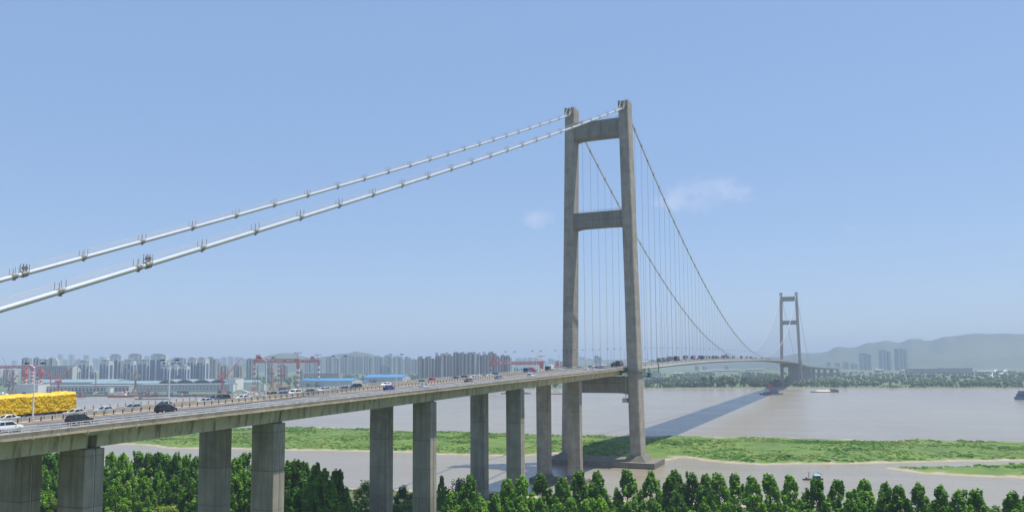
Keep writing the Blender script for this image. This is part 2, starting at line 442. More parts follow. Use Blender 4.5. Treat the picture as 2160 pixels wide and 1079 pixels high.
hill_mat = foliage('hill_woods', (.028, .05, .022), (.045, .075, .03), (.07, .10, .045), .004, 0)
def hill(name, ridge, D, thick, seed):
    ridge = [(ridge[0][0]-70, 771)]+ridge+[(ridge[-1][0]+70, 771)]
    pts = []; x = ridge[0][0]
    while x <= ridge[-1][0]:
        for i in range(len(ridge)-1):
            if ridge[i][0] <= x <= ridge[i+1][0]:
                t = (x-ridge[i][0])/(ridge[i+1][0]-ridge[i][0]); t = t*t*(3-2*t)
                pts.append((x, ridge[i][1]*(1-t)+ridge[i+1][1]*t)); break
        x += 6
    mb = MB(); V = 18; nrow = V+1
    for (px, y) in pts:
        zt = ZY(y, D, px)
        for j in range(nrow):
            v = -1+2*j/V
            Dj = D+v*thick; p = AT(px, D, 0)
            d = (p-CAMP); d.z = 0; d.normalize()
            prof = math.cos(v*math.pi/2)**1.3 if abs(v) < 1 else 0
            nn = noise.fractal(Vector((px*.02*D/5000, v*3, seed)), 1, 2, 4)
            z = 3+(zt-3)*prof*(1+nn*.16*(1-prof*.75))+noise.noise(Vector((px*.2, v*9, seed)))*3*prof
            q = p+d*(v*thick)
            mb.v.append((q.x, q.y, z))
    for i in range(len(pts)-1):
        for j in range(V): mb.face((i*nrow+j, i*nrow+j+1, (i+1)*nrow+j+1, (i+1)*nrow+j))
    return tag(mb.build(name, hill_mat, smooth=True), kind='structure')
hill('hills', [(1560, 764), (1640, 752), (1700, 743.5), (1740, 742.5), (1770, 731.5), (1800, 732.5), (1840, 722), (1868, 717.5), (1900, 722), (1922, 714.5), (1940, 714), (1960, 718.5), (2000, 709), (2060, 703.5), (2160, 703), (2260, 706), (2400, 716), (2600, 728), (2900, 742)], 5600, 900, 1)
hill('hills', [(1690, 764), (1790, 760), (1880, 757), (1950, 749), (2000, 750), (2040, 752.5), (2100, 755), (2160, 750), (2300, 746), (2500, 752)], 4600, 500, 7)
hill('hills', [(540, 757), (575, 747), (592, 743.5), (612, 745), (660, 755), (690, 751), (720, 745), (735, 744), (752, 740.5), (775, 744), (800, 752), (860, 757), (960, 760)], 5000, 500, 13)
hill('hills', [(1150, 764), (1250, 758), (1330, 757), (1450, 757), (1560, 760), (1640, 764)], 6500, 500, 17)

# ---------------------------------------------------------------- the suspension bridge
bridge = thing('suspension_bridge', 'long suspension bridge with two H shaped concrete towers across the brown river', 'bridge')
HL = lambda z: 16.6+(213.7-z)*.0195        # half distance between the leg centres at height z

def tower(Y0, near):
    t = subroot('tower', bridge)
    for s in (-1, 1):
        mb = MB(); rings = []
        for z in (7.4, 40, 80, 120, 160, 200, 209.6):
            c = s*HL(z); k = (z-7)/204; a = 3.15-.25*k; b = 6.2-1.1*k; q = .5
            rings.append([(c-a+q, Y0-b, z), (c+a-q, Y0-b, z), (c+a, Y0-b+q, z), (c+a, Y0+b-q, z), (c+a-q, Y0+b, z), (c-a+q, Y0+b, z), (c-a, Y0+b-q, z), (c-a, Y0-b+q, z)])
        mb.ring_loft(rings)
        leg = mb.build('leg', M['tower'], t)
        mb = MB(); c = s*HL(8)                      # sloped plinth of two stages
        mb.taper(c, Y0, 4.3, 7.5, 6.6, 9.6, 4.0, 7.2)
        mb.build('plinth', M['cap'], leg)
        mb = MB(); c = s*16.7                      # saddle housing on top, open towards the cable
        mb.box(c-2.95, c+2.95, Y0-4.6, Y0+4.6, 209.6, 213.9)
        mb.box(c-2.95, c-1.2, Y0-5.3, Y0-4.6, 209.6, 213.85); mb.box(c+1.2, c+2.95, Y0-5.3, Y0-4.6, 209.6, 213.85)
        mb.box(c-1.2, c+1.2, Y0-5.25, Y0-4.6, 209.6, 210.2)
        mb.build('saddle_house', M['tower'], leg)
        mb = MB()
        for k in range(7):
            y = Y0-5+k*1.65
            for e in (-2.8, 2.8): mb.bar((c+e, y, 213.6), (c+e, y, 214.8), .1)
        for e in (-2.8, 2.8): mb.bar((c+e, Y0-5, 214.8), (c+e, Y0+4.9, 214.8), .1)
        mb.bar((c, Y0, 213.6), (c, Y0, 218.5), .12)
        for e in (-1.6, 1.6):                        # ladder frame down to the cable
            mb.bar((c+e*.7, Y0-5.3, 213.6), (c+e*.7, Y0-8.5, 208.6), .16)
            mb.bar((c+e, Y0-5.3, 212), (c+e, Y0-9.5, 207.4), .12)
        mb.build('railing', M['steel'], leg)
    for (z0, z1, hy) in ((194.2, 204.2, 4.1), (140.2, 149.0, 4.3), (42.5, 52.0, 4.6)):
        w0, w1 = HL(z0)-2.6, HL(z1)-2.6
        mb = MB()
        if z1 > 150: z1b = z1
        rings = []
        for k in range(9):
            u = -1+k/4; hf = .9*max(0, abs(u)-.72)/.28           # haunches at both ends
            rings.append([(u*w0, Y0-hy, z0-hf), (u*w0, Y0+hy, z0-hf), (u*w1, Y0+hy, z1), (u*w1, Y0-hy, z1)])
        mb.ring_loft(rings)
        cb = mb.build('crossbeam', M['beam'], t)
        if z1 > 100:
            mb = MB()
            for sy in (-1, 1):
                y = Y0+sy*(hy-.2)
                for zz in (.55, 1.15): mb.bar((-w1, y, z1+zz), (w1, y, z1+zz), .09)
                for k in range(17): x = -w1+2*w1*k/16; mb.bar((x, y, z1), (x, y, z1+1.2), .12)
            mb.build('railing', M['steel'], cb)
    mb = MB()
    mb.box(-33, 33, Y0-13, Y0+13, -1, 4.35)
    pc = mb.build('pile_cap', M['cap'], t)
    for s in (-1, 1):                                # inspection walkway round the leg at deck level
        mb = MB(); c = s*HL(56); z = 55.3
        for (x0, x1, y0, y1) in ((c-4.6, c+4.6, Y0-8.3, Y0-6.9), (c-4.6, c+4.6, Y0+6.9, Y0+8.3), (c-4.6, c-3.3, Y0-6.9, Y0+6.9), (c+3.3, c+4.6, Y0-6.9, Y0+6.9)):
            mb.box(x0, x1, y0, y1, z, z+.18)
        cs = [(c-4.6, Y0-8.3), (c+4.6, Y0-8.3), (c+4.6, Y0+8.3), (c-4.6, Y0+8.3)]
        for k in range(4):
            a, b = cs[k], cs[(k+1) % 4]
            for zz in (.6, 1.15): mb.bar((*a, z+zz), (*b, z+zz), .08)
            for q in range(6):
                x = a[0]+(b[0]-a[0])*q/6; y = a[1]+(b[1]-a[1])*q/6
                mb.bar((x, y, z), (x, y, z+1.2), .08); 
                if q % 2 == 0: mb.bar((x, y, z), ((x+c)/2, (y+Y0)/2, z-1.6), .12)
        mb.build('walkway', M['gantry'], t)
    if near:                                         # white ladder cage and small box on the inner side of the right leg
        mb = MB(); c = HL(48)-3.5
        for zz in range(9): mb.box(c-.9, c-.1, Y0-6.2, Y0-5.2, 39+zz*1.8, 39.15+zz*1.8)
        for e in ((-.9, -6.2), (-.1, -6.2), (-.9, -5.2)): mb.bar((c+e[0], Y0+e[1], 39), (c+e[0], Y0+e[1], 54), .1)
        mb.box(c-3.0, c-.1, Y0-5.5, Y0-2.5, 37.2, 39.6)
        mb.build('ladder', M['steel'], t)
tower(0, True); tower(1490, False)

BZ = 65.3
def cab_z(y):                            # backstays sag slightly, the main span is a parabola
    if y > 1490: y = 1490-y
    if y < 0: return 211.2+.4012*y+5.65e-5*y*y
    return BZ+(211.2-BZ)*((y-745)/745)**2
for s in (-1, 1):
    X = 16.9*s
    ys = [-470+470*k/40 for k in range(41)]+[1490*k/200 for k in range(1, 201)]+[1490+470*k/20 for k in range(1, 21)]
    mb = MB(); mb.tube([(X, y, cab_z(y)) for y in ys], .47, 12)
    mc = mb.build('main_cable', M['cable'], bridge, smooth=True)
    # hand ropes on both sides of the cable
    mb = MB()
    yr = [-470+470*k/60 for k in range(61)]
    for e in (-.55, .55):
        for hz in (1.05, 1.55): mb.tube([(X+e, y, cab_z(y)+hz) for y in yr], .026, 4)
    for e in (-.6, .6): mb.tube([(X+e, y, cab_z(y)+1.5) for y in [1490*k/120 for k in range(121)]], .03, 3)
    mb.build('hand_rope', M['hanger'], mc)
    # cable bands with stanchions
    proto = None
    for k in range(27):
        y = -8.0-k*15.4
        if y < -430: break
        z = cab_z(y); dz = (cab_z(y+.5)-cab_z(y-.5))
        if proto is None:
            mb = MB(); t = Vector((0, 1, dz)).normalized()
            mb.tube([-t*.4, t*.4], .56, 12)
            mb.box(-.1, .1, -.3, .3, -.75, -.5)
            for e in (-.55, .55):
                for yy in (-.6, .6): mb.bar((e, yy, .1+yy*dz), (e, yy, 1.75+yy*dz), .085)
                mb.bar((e, -.6, .6-.6*dz), (e, .6, .6+.6*dz), .06)
            o = mb.build('cable_band', M['band'], mc); proto = o
        else: o = dup(proto, mc)
        o.location = (X, y, z)
    for y in (-344.7,):      # sealed splice collar with a bolted box
        z = cab_z(y); t = Vector((0, 1, cab_z(y+.5)-z+(z-cab_z(y-.5)))).normalized()
        mb = MB(); c = Vector((X, y, z)); mb.tube([c-t*.6, c+t*.5], .66, 12)
        for e in (-.5, .5):
            for q in (-.5, .1, .7): mb.bar(c+Vector((e, q, .4)), c+Vector((e, q, 2.0)), .1)
        mb.box(X-.4, X+.4, y-.3, y+.5, z+.9, z+1.5)
        mb.build('splice_collar', M['band'], mc)
    # hangers: pairs of ropes every 16.1 m with a clamp on the cable
    for k in range(91):
        y = 20.5+k*16.1
        zt = cab_z(y); zb = ZR(y)-.9
        mb = MB()
        for e in (-.2, .2): mb.tube([(X, y+e, zb), (X, y+e, zt)], .042, 4)
        dz = (cab_z(y+.5)-cab_z(y-.5)); t = Vector((0, 1, dz)).normalized(); c = Vector((X, y, zt))
        mb.tube([c-t*.8, c+t*.8], .62, 8)
        mb.bar((X, y, zb), (X, y, zb+1.6), .28)
        for e in (-.5, .5): mb.bar((X+e, y, zt), (X+e, y, zt+1.6), .07)
        mb.build('hanger', M['hanger'], mc)

# stiffening girder with its fairings, walkways and road surface
ys = frange(4, 1486, 18)
mb = MB(); profile(mb, ys, [(-19.2, -1.5), (-15.2, -1.0+.0), (-14.9, -.35), (0, -.05), (14.9, -.35), (15.2, -1.0), (19.2, -1.5), (19.5, -1.75), (11.5, -3.35), (-11.5, -3.35), (-19.5, -1.75)])
sg = mb.build('stiffening_girder', M['girdersteel'], bridge)
mb = MB()
for s in (-1, 1): strip(mb, ys, s*.9 if s > 0 else -14.6, 14.6 if s > 0 else -.9, -.25, .0)
mb.build('roadway', M['asphalt'], bridge)
mb = MB()
for s in (-1, 1):
    for x in (1.6, 13.6): strip(mb, ys, min(s*x, s*(x+.2)), max(s*x, s*(x+.2)), 0, .012)
for x in (5.35, 9.1):
    for s in (-1, 1):
        y = 8
        while y < 700:
            strip(mb, [y, y+6], min(s*x, s*(x+.18)), max(s*x, s*(x+.18)), 0, .012); y += 15
mb.build('lane_marking', M['paint'], bridge)

def rail_line(mb, x, y0, y1, step, hs, base=0.0, h=1.0, w=.12, pw=.12, m=0, pm=1, double=False, rh=.09):
    yy = frange(y0, y1, 12)
    for hz in hs:
        strip(mb, yy, x-w/2, x+w/2, base+hz-rh, base+hz+rh, m)
    y = y0+.4
    while y < y1:
        z = ZD(x, y); o = XO(y)
        for d in ((0, .42) if double else (0,)):
            mb.box(o+x-pw/2, o+x+pw/2, y+d-pw/2, y+d+pw/2, z+base, z+base+h, pm)
        y += step
for x in (-14.85, 14.85):
    mb = MB(); rail_line(mb, x, 4, 1486, 3.0, (.35, .7, 1.05), 0, 1.1, .12, .16, 0, 0)
    mb.build('guardrail', M['steel'], bridge)
for x in (-1.05, 1.05):
    mb = MB(); rail_line(mb, x, 4, 1486, 4.0, (.4, .8), 0, .85, .1, .14, 0, 1)
    mb.build('median_guardrail', [M['raildark'], M['postdark']], bridge)
for x in (-18.9, 18.9):
    mb = MB(); rail_line(mb, x, 4, 1486, 4.0, (.6, 1.1), -1.15, 1.15, .06, .08, 0, 0)
    mb.build('handrail', M['steel'], bridge)
# green inspection gantry hung under the girder beside each tower
for (ya, yb) in ((20, 68), (1420, 1462)):
    pass
for (yc, zt) in ((33, 0), (1448, 0)):
    mb = MB(); xs = frange(-20.5, 20.5, 3.4); z0 = ZR(yc)-6.9; z1 = ZR(yc)-4.5
    for y in (yc-1.6, yc+1.6):
        for z in (z0, z1): mb.bar((-20.5, y, z), (20.5, y, z), .22)
        for i, x in enumerate(xs):
            mb.bar((x, y, z0), (x, y, z1), .14)
            if i+1 < len(xs): mb.bar((x, y, z0 if i % 2 else z1), (xs[i+1], y, z1 if i % 2 else z0), .12)
    for x in xs: mb.bar((x, yc-1.6, z0), (x, yc+1.6, z0), .12)
    mb.box(-20.5, 20.5, yc-1.5, yc+1.5, z0+.05, z0+.15)
    for s in (-1, 1):
        mb.box(s*20-1.0, s*20+1.0, yc-2.0, yc+2.0, z0-.3, z0+2.4)
        mb.bar((s*20.5, yc-1.5, z1), (s*19.6, yc-1.5, ZR(yc)-1.2), .3); mb.bar((s*20.5, yc+1.5, z1), (s*19.6, yc+1.5, ZR(yc)-1.2), .3)
    mb.build('inspection_gantry', M['gantry'], bridge)
mb = MB()                                             # truss walkway along the girder's lower edge, next to the near tower
for z in (-5.7, -3.6):
    mb.bar((19.6, 6, ZR(20)+z), (19.6, 62, ZR(62)+z+.3), .22)
for k in range(14):
    y = 6+k*4; za = ZR(y)
    mb.bar((19.6, y, za-5.6), (19.6, y, za-3.5), .14); mb.bar((19.6, y, za-5.6), (19.6, y+4, za-3.5), .12)
mb.box(18.6, 20.4, 6, 62, ZR(34)-5.9, ZR(34)-5.65)
mb.bar((19.6, 61, ZR(60)-5.8), (19.6, 61, ZR(60)+.6), .4); mb.bar((19.6, 22, ZR(20)-5.6), (19.6, 22, ZR(20)-1), .4)
mb.build('service_truss', M['gantry'], bridge)

# ---------------------------------------------------------------- approach viaducts
ROWS = [-400, -350, -300, -225, -150, -75]
def viaduct_deck(root, ys, far=False):
    mb = MB()
    W = 15.5
    # two boxes and a shared slab with overhangs, one length of concrete per span
    profile(mb, ys, [(-W, -1.2), (-W, -.2), (-W+.45, -.2), (-W+.45, -.36), (0, -.05), (W-.45, -.36), (W-.45, -.2), (W, -.2), (W, -1.2),
                     (11.8, -1.45), (11.45, -4.5), (4.9, -4.5), (4.6, -1.3), (-4.6, -1.3), (-4.9, -4.5), (-11.45, -4.5), (-11.8, -1.45)])
    return mb.build('girder_span', M['girder'], root)
via = thing('approach_viaduct', 'grey concrete approach viaduct on twin rectangular piers, rising from the left to the near tower', 'viaduct', (0, 0, 0))
joints = [-470]+ROWS[1:]+[2]
for i in range(len(joints)-1):
    a, b = joints[i], joints[i+1]
    j0 = .2; j1 = .2 if i < len(joints)-2 else 0
    if i == 0:
        g = viaduct_deck(via, frange(a, b-1.6, 10))
        # half-joint: the last metres of this span are shallower, over a bracket on the pier
        mb = MB(); W = 15.5
        profile(mb, [b-1.6, b-j1], [(-W, -1.2), (-W, -.2), (-W+.45, -.2), (-W+.45, -.36), (0, -.05), (W-.45, -.36), (W-.45, -.2), (W, -.2), (W, -1.2), (11.8, -1.45), (11, -2.0), (-11, -2.0), (-11.8, -1.45)])
        for s in (-1, 1):
            z = ZR(b)
            mb.hexa([(s*13.4, b-4.6, z-2.0), (s*15.0, b-4.6, z-2.0), (s*15.0, b+.0-j1, z-2.0), (s*13.4, b-j1, z-2.0), (s*13.0, b-6.2, z-1.22), (s*15.66, b-6.2, z-1.22), (s*15.66, b-j1, z-1.22), (s*13.0, b-j1, z-1.22)])
            mb.hexa([(s*13.4, b+j1, z-1.8), (s*15.0, b+j1, z-1.8), (s*15.0, b+3, z-1.8), (s*13.4, b+3, z-1.8), (s*13.0, b+j1, z-1.22), (s*15.66, b+j1, z-1.22), (s*15.66, b+4.4, z-1.22), (s*13.0, b+4.4, z-1.22)])
        mb.build('joint_bracket', M['fascia'], g)
    else:
        viaduct_deck(via, frange(a+j0, b-j1, 8))
ys = frange(-470, 2, 8)
for s in (-1, 1):                                     # stained fascia panels along both edges
    mb = MB(); y = -470; i = 0
    while y < 2:
        e = min(2, y+5.0)
        d = RN.uniform(-.03, .03)
        strip(mb, [y+.04, e-.04], s*15.502 if s > 0 else -15.68-d, 15.68+d if s > 0 else -15.502, -.93+RN.uniform(-.05, .03), -.6)
        strip(mb, [y, e], s*15.502 if s > 0 else -15.54, 15.54 if s > 0 else -15.502, -.6, .1, 1)
        y = e
    mb.build('fascia', [M['fascia'], M['beam']], via)
mb = MB()
strip(mb, ys, 1.3, 15.04, -.2, .0); strip(mb, ys, -15.04, -1.3, -.2, .0)
mb.build('roadway', M['asphalt'], via)
mb = MB(); strip(mb, ys, -1.3, 1.3, -.2, .16); mb.build('median_kerb', M['kerb'], via)
mb = MB(); strip(mb, ys, -15.05, -14.55, -.1, .42); mb.build('parapet', M['kerb'], via)
mb = MB()
for s in (-1, 1):
    for x in (1.75, 14.1): strip(mb, ys, min(s*x, s*(x+.16)), max(s*x, s*(x+.16)), 0, .012)
for x in (5.35, 9.3):
    for s in (-1, 1):
        y = -468
        while y < -3:
            strip(mb, [y, y+6], min(s*x, s*(x+.18)), max(s*x, s*(x+.18)), 0, .012); y += 15
y = -466
while y < -2:                                        # rumble bars by the right shoulder
    strip(mb, [y, y+1.6], 12.95, 13.12, 0, .012); y += 3.6
mb.build('lane_marking', M['paint'], via)
mb = MB(); rail_line(mb, 15.28, -470, 2, 2.1, (.48, .86), .1, .86, .09, .085, 0, 0, True, .06)
mb.build('guardrail', M['railwhite'], via)
mb = MB(); rail_line(mb, -15.28, -470, 2, 2.1, (.5, .92), .12, 1.1, .08, .12, 0, 1)
mb.build('guardrail', [M['railwhite'], M['postdark']], via)
for x in (-1.1, 1.1):
    mb = MB(); rail_line(mb, x, -470, 2, 2.2, (.42, .8), .1, .85, .09, .16, 0, 1)
    mb.build('median_guardrail', [M['raildark'], M['postdark']], via)
for y in frange(-465, -5, 10):
    z = ZD(15.5, y); mb = MB(); mb.box(15.68, 15.78, y-.06, y+.06, z-1.2, z-.9)
    mb.build('drain_spout', M['steel'], via)

def pier_col(parent, x0, x1, Y, ztop, plinth=False, split=True):
    mb = MB(); z0 = 1.5
    a, b = Y-2.0, Y+2.0
    g = .55                                           # a recess down the side faces
    if split:
        pts = [(x0, a), (x1, a), (x1, Y-.1), (x1-.35, Y-.1), (x1-.35, Y+.22), (x1, Y+.22), (x1, b), (x0, b), (x0, Y+.22), (x0+.35, Y+.22), (x0+.35, Y-.1), (x0, Y-.1)]
    else:
        pts = [(x0, a), (x1, a), (x1, b), (x0, b)]
    mb.ring_loft([[(px, py, z) for px, py in pts] for z in (z0, ztop)])
    o = mb.build('pier', M['pier'], parent)
    mb = MB(); mb.box(x0+.6, x1-.6, Y-1.6, Y+1.6, ztop, ztop+.28)
    mb.build('bearing', M['cap'], o)
    mb = MB(); mb.box(x1-.25, x1-.08, Y-.02, Y+.14, 3, ztop-.3)
    mb.build('drainpipe', M['steel'], o)
    mb = MB()
    mb.taper((x0+x1)/2, Y, .5, 5.2, (x1-x0)/2+(1.8 if Y > -100 else .5), 3.6 if Y > -100 else 2.3, (x1-x0)/2+.3, 2.2)
    if Y > -100: mb.box(x0-3, x1+3, Y-5, Y+5, -1, 3.4)
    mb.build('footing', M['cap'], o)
for Y in ROWS:
    for s in (-1, 1):
        pier_col(via, *((4.9, 11.4) if s > 0 else (-11.4, -4.9)), Y, ZR(Y)-4.85)

fvia = thing('far_viaduct', 'distant grey viaduct curving away on tall piers behind the far tower', 'viaduct')
fy = [1492+75*k for k in range(12)]
for i in range(len(fy)-1):
    mb = MB()
    profile(mb, frange(fy[i]+.2, fy[i+1]-.2, 25), [(-15.6, -1.1), (-15.6, .9), (-15.2, .9), (-15.2, -.2), (0, .0), (15.2, -.2), (15.2, .9), (15.6, .9), (15.6, -1.1), (12.2, -1.4), (12, -4.4), (5, -4.4), (4.6, -1.4), (-4.6, -1.4), (-5, -4.4), (-12, -4.4), (-12.2, -1.4)])
    mb.build('girder_span', M['beam'], fvia)
for Y in fy[1:]:
    o = XO(Y)
    if ZR(Y) < 14: continue
    for s in (-1, 1):
        mb = MB(); x0, x1 = (4.6, 12) if s > 0 else (-12, -4.6)
        mb.box(o+x0, o+x1, Y-2, Y+2, 2.5, ZR(Y)-4.4); mb.build('pier', M['beam'], fvia)

# ---------------------------------------------------------------- haze over the whole river plain
mb = MB(); mb.box(-17000, 17000, -1900, 17000, -3, 262)
hm = bpy.data.materials.new('haze_air'); hm.use_nodes = True
hn = hm.node_tree; hn.nodes.clear()
ho = hn.nodes.new('ShaderNodeOutputMaterial'); hv = hn.nodes.new('ShaderNodeVolumePrincipled')
hv.inputs['Color'].default_value = (.515, .62, .81, 1); hv.inputs['Density'].default_value = 0.00016; hv.inputs['Anisotropy'].default_value = 0.0
hn.links.new(hv.outputs[0], ho.inputs['Volume'])
tag(mb.build('haze', hm), kind='stuff')

# ---------------------------------------------------------------- street lamps along the median
ORD = ['first', 'second', 'third', 'fourth', 'fifth', 'sixth', 'seventh', 'eighth', 'ninth', 'tenth', 'eleventh', 'twelfth', 'thirteenth', 'fourteenth', 'fifteenth', 'sixteenth', 'seventeenth', 'eighteenth', 'nineteenth']
TENS = {20: 'twenti', 30: 'thirti', 40: 'forti', 50: 'fifti', 60: 'sixti', 70: 'seventi', 80: 'eighti', 90: 'nineti'}
TEN2 = {20: 'twenty', 30: 'thirty', 40: 'forty', 50: 'fifty', 60: 'sixty', 70: 'seventy', 80: 'eighty', 90: 'ninety'}
def nth(i):
    i += 1
    if i <= 19: return ORD[i-1]
    if i >= 100: return 'hundred and '+nth(i-101) if i > 100 else 'hundredth'
    t, u = i//10*10, i % 10
    return TENS[t]+'eth' if u == 0 else TEN2[t]+'-'+ORD[u-1]
def make_lamp():
    t = thing('street_lamp', 'x', 'street lamp')
    mb = MB(); mb.tube([(0, 0, 0), (0, 0, 1.2), (0, 0, 9.6)], [.17, .14, .085], 8); mb.cylx((0, 0, 5.6), .05, .45, 6)
    mb.build('pole', M['lampwhite'], t)
    mb = MB(); mb.box(-.22, .22, -.22, .22, 0, .35); mb.build('base', M['steel'], t)
    for s in (-1, 1):
        mb = MB(); mb.tube([(0, 0, 9.5), (s*.5, 0, 9.85), (s*1.3, 0, 10.15), (s*1.9, 0, 10.3)], [.075, .06, .05, .045], 6)
        arm = mb.build('arm', M['lampwhite'], t)
        mb = MB(); mb.ring_loft([[(s*x, -w, 10.3+a), (s*x, w, 10.3+a), (s*x, w*.7, 10.3+b), (s*x, -w*.7, 10.3+b)] for x, w, a, b in ((1.5, .1, .02, .12), (1.8, .2, -.04, .22), (2.35, .21, -.02, .24), (2.75, .1, .06, .16))])
        mb.build('lamp_head', M['lamphead'], arm)
    return t
lamp0 = make_lamp()
for i in range(58):
    y = -384.9+31.1*i
    o = lamp0 if i == 0 else dup(lamp0)
    o.location = (XO(y), y, ZR(y)+.12)
    o['group'] = 'street lamps along the bridge median'
    if i == 0: o['label'] = 'twin arm street lamp of the median beside the yellow lorry, outside the left frame edge'
    elif y < -5: o['label'] = 'twin arm street lamp on the median, %s from the left edge' % nth(i-1)
    elif y < 1490: o['label'] = 'twin arm street lamp on the main span median, %s beyond the near tower' % nth(i-12-1)
    else: o['label'] = 'twin arm street lamp on the far viaduct, %s beyond the far tower' % nth(i-61)

# ---------------------------------------------------------------- vehicles
def wheels(t, x, ys, r, w=.24):
    for y in ys:
        for s in (-1, 1):
            mb = MB(); mb.cylx((s*(x-w/2), y, r), r, w/2, 16)
            o = mb.build('wheel', M['black'], t)
            mb = MB(); mb.cylx((s*(x+.005), y, r), r*.62, .02, 12); mb.build('rim', M['rim'], o)
def body_rings(st):
    rings = []
    for (y, zl, zt, w) in st:
        rings.append([(-w*.9, y, zl), (-w, y, zl+.16), (-w, y, (zl+zt)/2+.05), (-w*.95, y, zt-.05), (-w*.78, y, zt), (w*.78, y, zt), (w*.95, y, zt-.05), (w, y, (zl+zt)/2+.05), (w, y, zl+.16), (w*.9, y, zl)])
    return rings
KIND = {
 'sedan': dict(st=[(-2.3, .42, .78, .70), (-2.22, .28, 1.0, .84), (-1.6, .2, 1.05, .9), (-.6, .2, .98, .915), (.9, .2, .95, .91), (1.3, .2, .92, .9), (1.95, .24, .82, .87), (2.2, .3, .70, .78), (2.3, .42, .6, .66)],
               gb=(-1.75, 1.05, .96, .80), gt=(-1.05, .15, 1.44, .60), wy=(-1.38, 1.42), r=.32),
 'suv': dict(st=[(-2.3, .5, .95, .76), (-2.26, .34, 1.12, .88), (-1.5, .26, 1.14, .95), (.9, .26, 1.1, .95), (1.3, .28, 1.08, .94), (1.98, .3, .98, .91), (2.2, .36, .86, .84), (2.3, .5, .72, .7)],
             gb=(-2.2, 1.2, 1.08, .86), gt=(-1.85, .4, 1.68, .68), wy=(-1.4, 1.42), r=.37),
 'hatchback': dict(st=[(-2.0, .45, .85, .7), (-1.95, .3, 1.02, .84), (-1.2, .22, 1.04, .88), (.7, .22, .98, .88), (1.1, .22, .95, .87), (1.75, .28, .84, .83), (1.98, .36, .72, .74), (2.05, .46, .62, .62)],
             gb=(-1.9, 1.05, .98, .79), gt=(-1.45, .2, 1.5, .6), wy=(-1.25, 1.28), r=.31)}
CARS = {}
def make_car(kind, colname):
    if (kind, colname) in CARS: return CARS[kind, colname], False
    K = KIND[kind]; pm = M[colname]
    t = thing('parked_car' if False else {'sedan': 'sedan_car', 'suv': 'suv_car', 'hatchback': 'hatchback_car'}[kind], 'x', 'car')
    mb = MB(); mb.ring_loft(body_rings(K['st'])); b = mb.build('body', pm, t)
    (y0, y1, z, w), (y2, y3, zt, wt) = K['gb'], K['gt']
    mb = MB(); mb.hexa([(-w, y0, z-.06), (w, y0, z-.06), (w, y1, z-.06), (-w, y1, z-.06), (-wt, y2, zt), (wt, y2, zt), (wt, y3, zt), (-wt, y3, zt)])
    mb.build('windows', M['glass'], t)
    mb = MB(); mb.hexa([(-wt-.03, y2-.05, zt-.03), (wt+.03, y2-.05, zt-.03), (wt+.03, y3+.05, zt-.03), (-wt-.03, y3+.05, zt-.03), (-wt*.85, y2+.1, zt+.05), (wt*.85, y2+.1, zt+.05), (wt*.85, y3-.05, zt+.05), (-wt*.85, y3-.05, zt+.05)])
    for s in (-1, 1):
        for (ya, yb) in ((y0+.02, y2), (y1-.02, y3)): mb.bar((s*(w+.005), ya, z-.04), (s*(wt+.015), yb, zt), .09)
        ym = (y2+y3)/2-.1; mb.bar((s*(w+.01), ym-.05, z-.04), (s*(wt+.02), ym, zt), .07)
        if kind == 'suv': mb.bar((s*(w+.01), ym-1.05, z-.04), (s*(wt+.02), ym-.85, zt), .1); mb.bar((s*wt*.9, y2+.1, zt+.1), (s*wt*.9, y3-.1, zt+.1), .05)
        mb.box(s*(w+.12)-.1, s*(w+.12)+.1, y1-.35, y1-.2, z, z+.16)
    mb.build('roof', pm, t)
    wheels(t, .89 if kind != 'suv' else .94, K['wy'], K['r'])
    f, r = K['st'][-2], K['st'][1]
    for s in (-1, 1):
        mb = MB(); mb.taper(s*f[3]*.78, f[0]-.03, f[2]-.2, f[2]-.05, .17, .12, .15, .1); mb.build('headlight', M['headl'], t)
        mb = MB(); mb.box(s*r[3]*.8-.16, s*r[3]*.8+.16, r[0]-.09, r[0]+.1, r[2]-.24, r[2]-.08); mb.build('taillight', M['taill'], t)
    CARS[kind, colname] = t
    return t, True
for nme, c in (('paint_white', (.78, .79, .80)), ('paint_silver', (.52, .55, .60)), ('paint_grey', (.22, .24, .25)), ('paint_dark', (.04, .05, .055)), ('paint_black', (.010, .011, .012)), ('paint_blue', (.02, .03, .22)),
               ('paint_steelblue', (.06, .12, .20)), ('paint_red', (.55, .02, .03)), ('paint_tan', (.30, .28, .18)), ('paint_bronze', (.16, .13, .10)), ('paint_green', (.04, .13, .10)), ('paint_orange', (.52, .11, .05)),
               ('paint_teal', (.15, .32, .28)), ('paint_container_blue', (.05, .17, .32)), ('paint_maroon', (.20, .035, .035)), ('paint_brown', (.10, .06, .045)), ('paint_slate', (.10, .12, .15))):
    paint(nme, c)
LANES_R = (3.45, 7.2, 11.1); LANES_L = (-3.45, -7.2, -11.1)
def on_deck(px, py, lanes):
    best = None
    for X in lanes:
        lo, hi = -460.0, 1480.0
        for _ in range(50):
            mid = (lo+hi)/2
            if PR((X, mid, ZD(X, mid)))[0] < px: lo = mid
            else: hi = mid
        e = abs(PR((X, lo, ZD(X, lo)))[1]-py)
        if best is None or e < best[0]: best = (e, X, lo)
    return best[1], best[2]
def settle(o, X, Y, rev):
    sl = math.atan((ZR(Y+2)-ZR(Y-2))/4)
    if rev: o.rotation_euler = (-sl, -.02 if X < 0 else .02, math.pi)
    else: o.rotation_euler = (sl, .02 if X > 0 else -.02, 0)
    o.location = (X, Y, ZD(X, Y)+.015)
USED = []
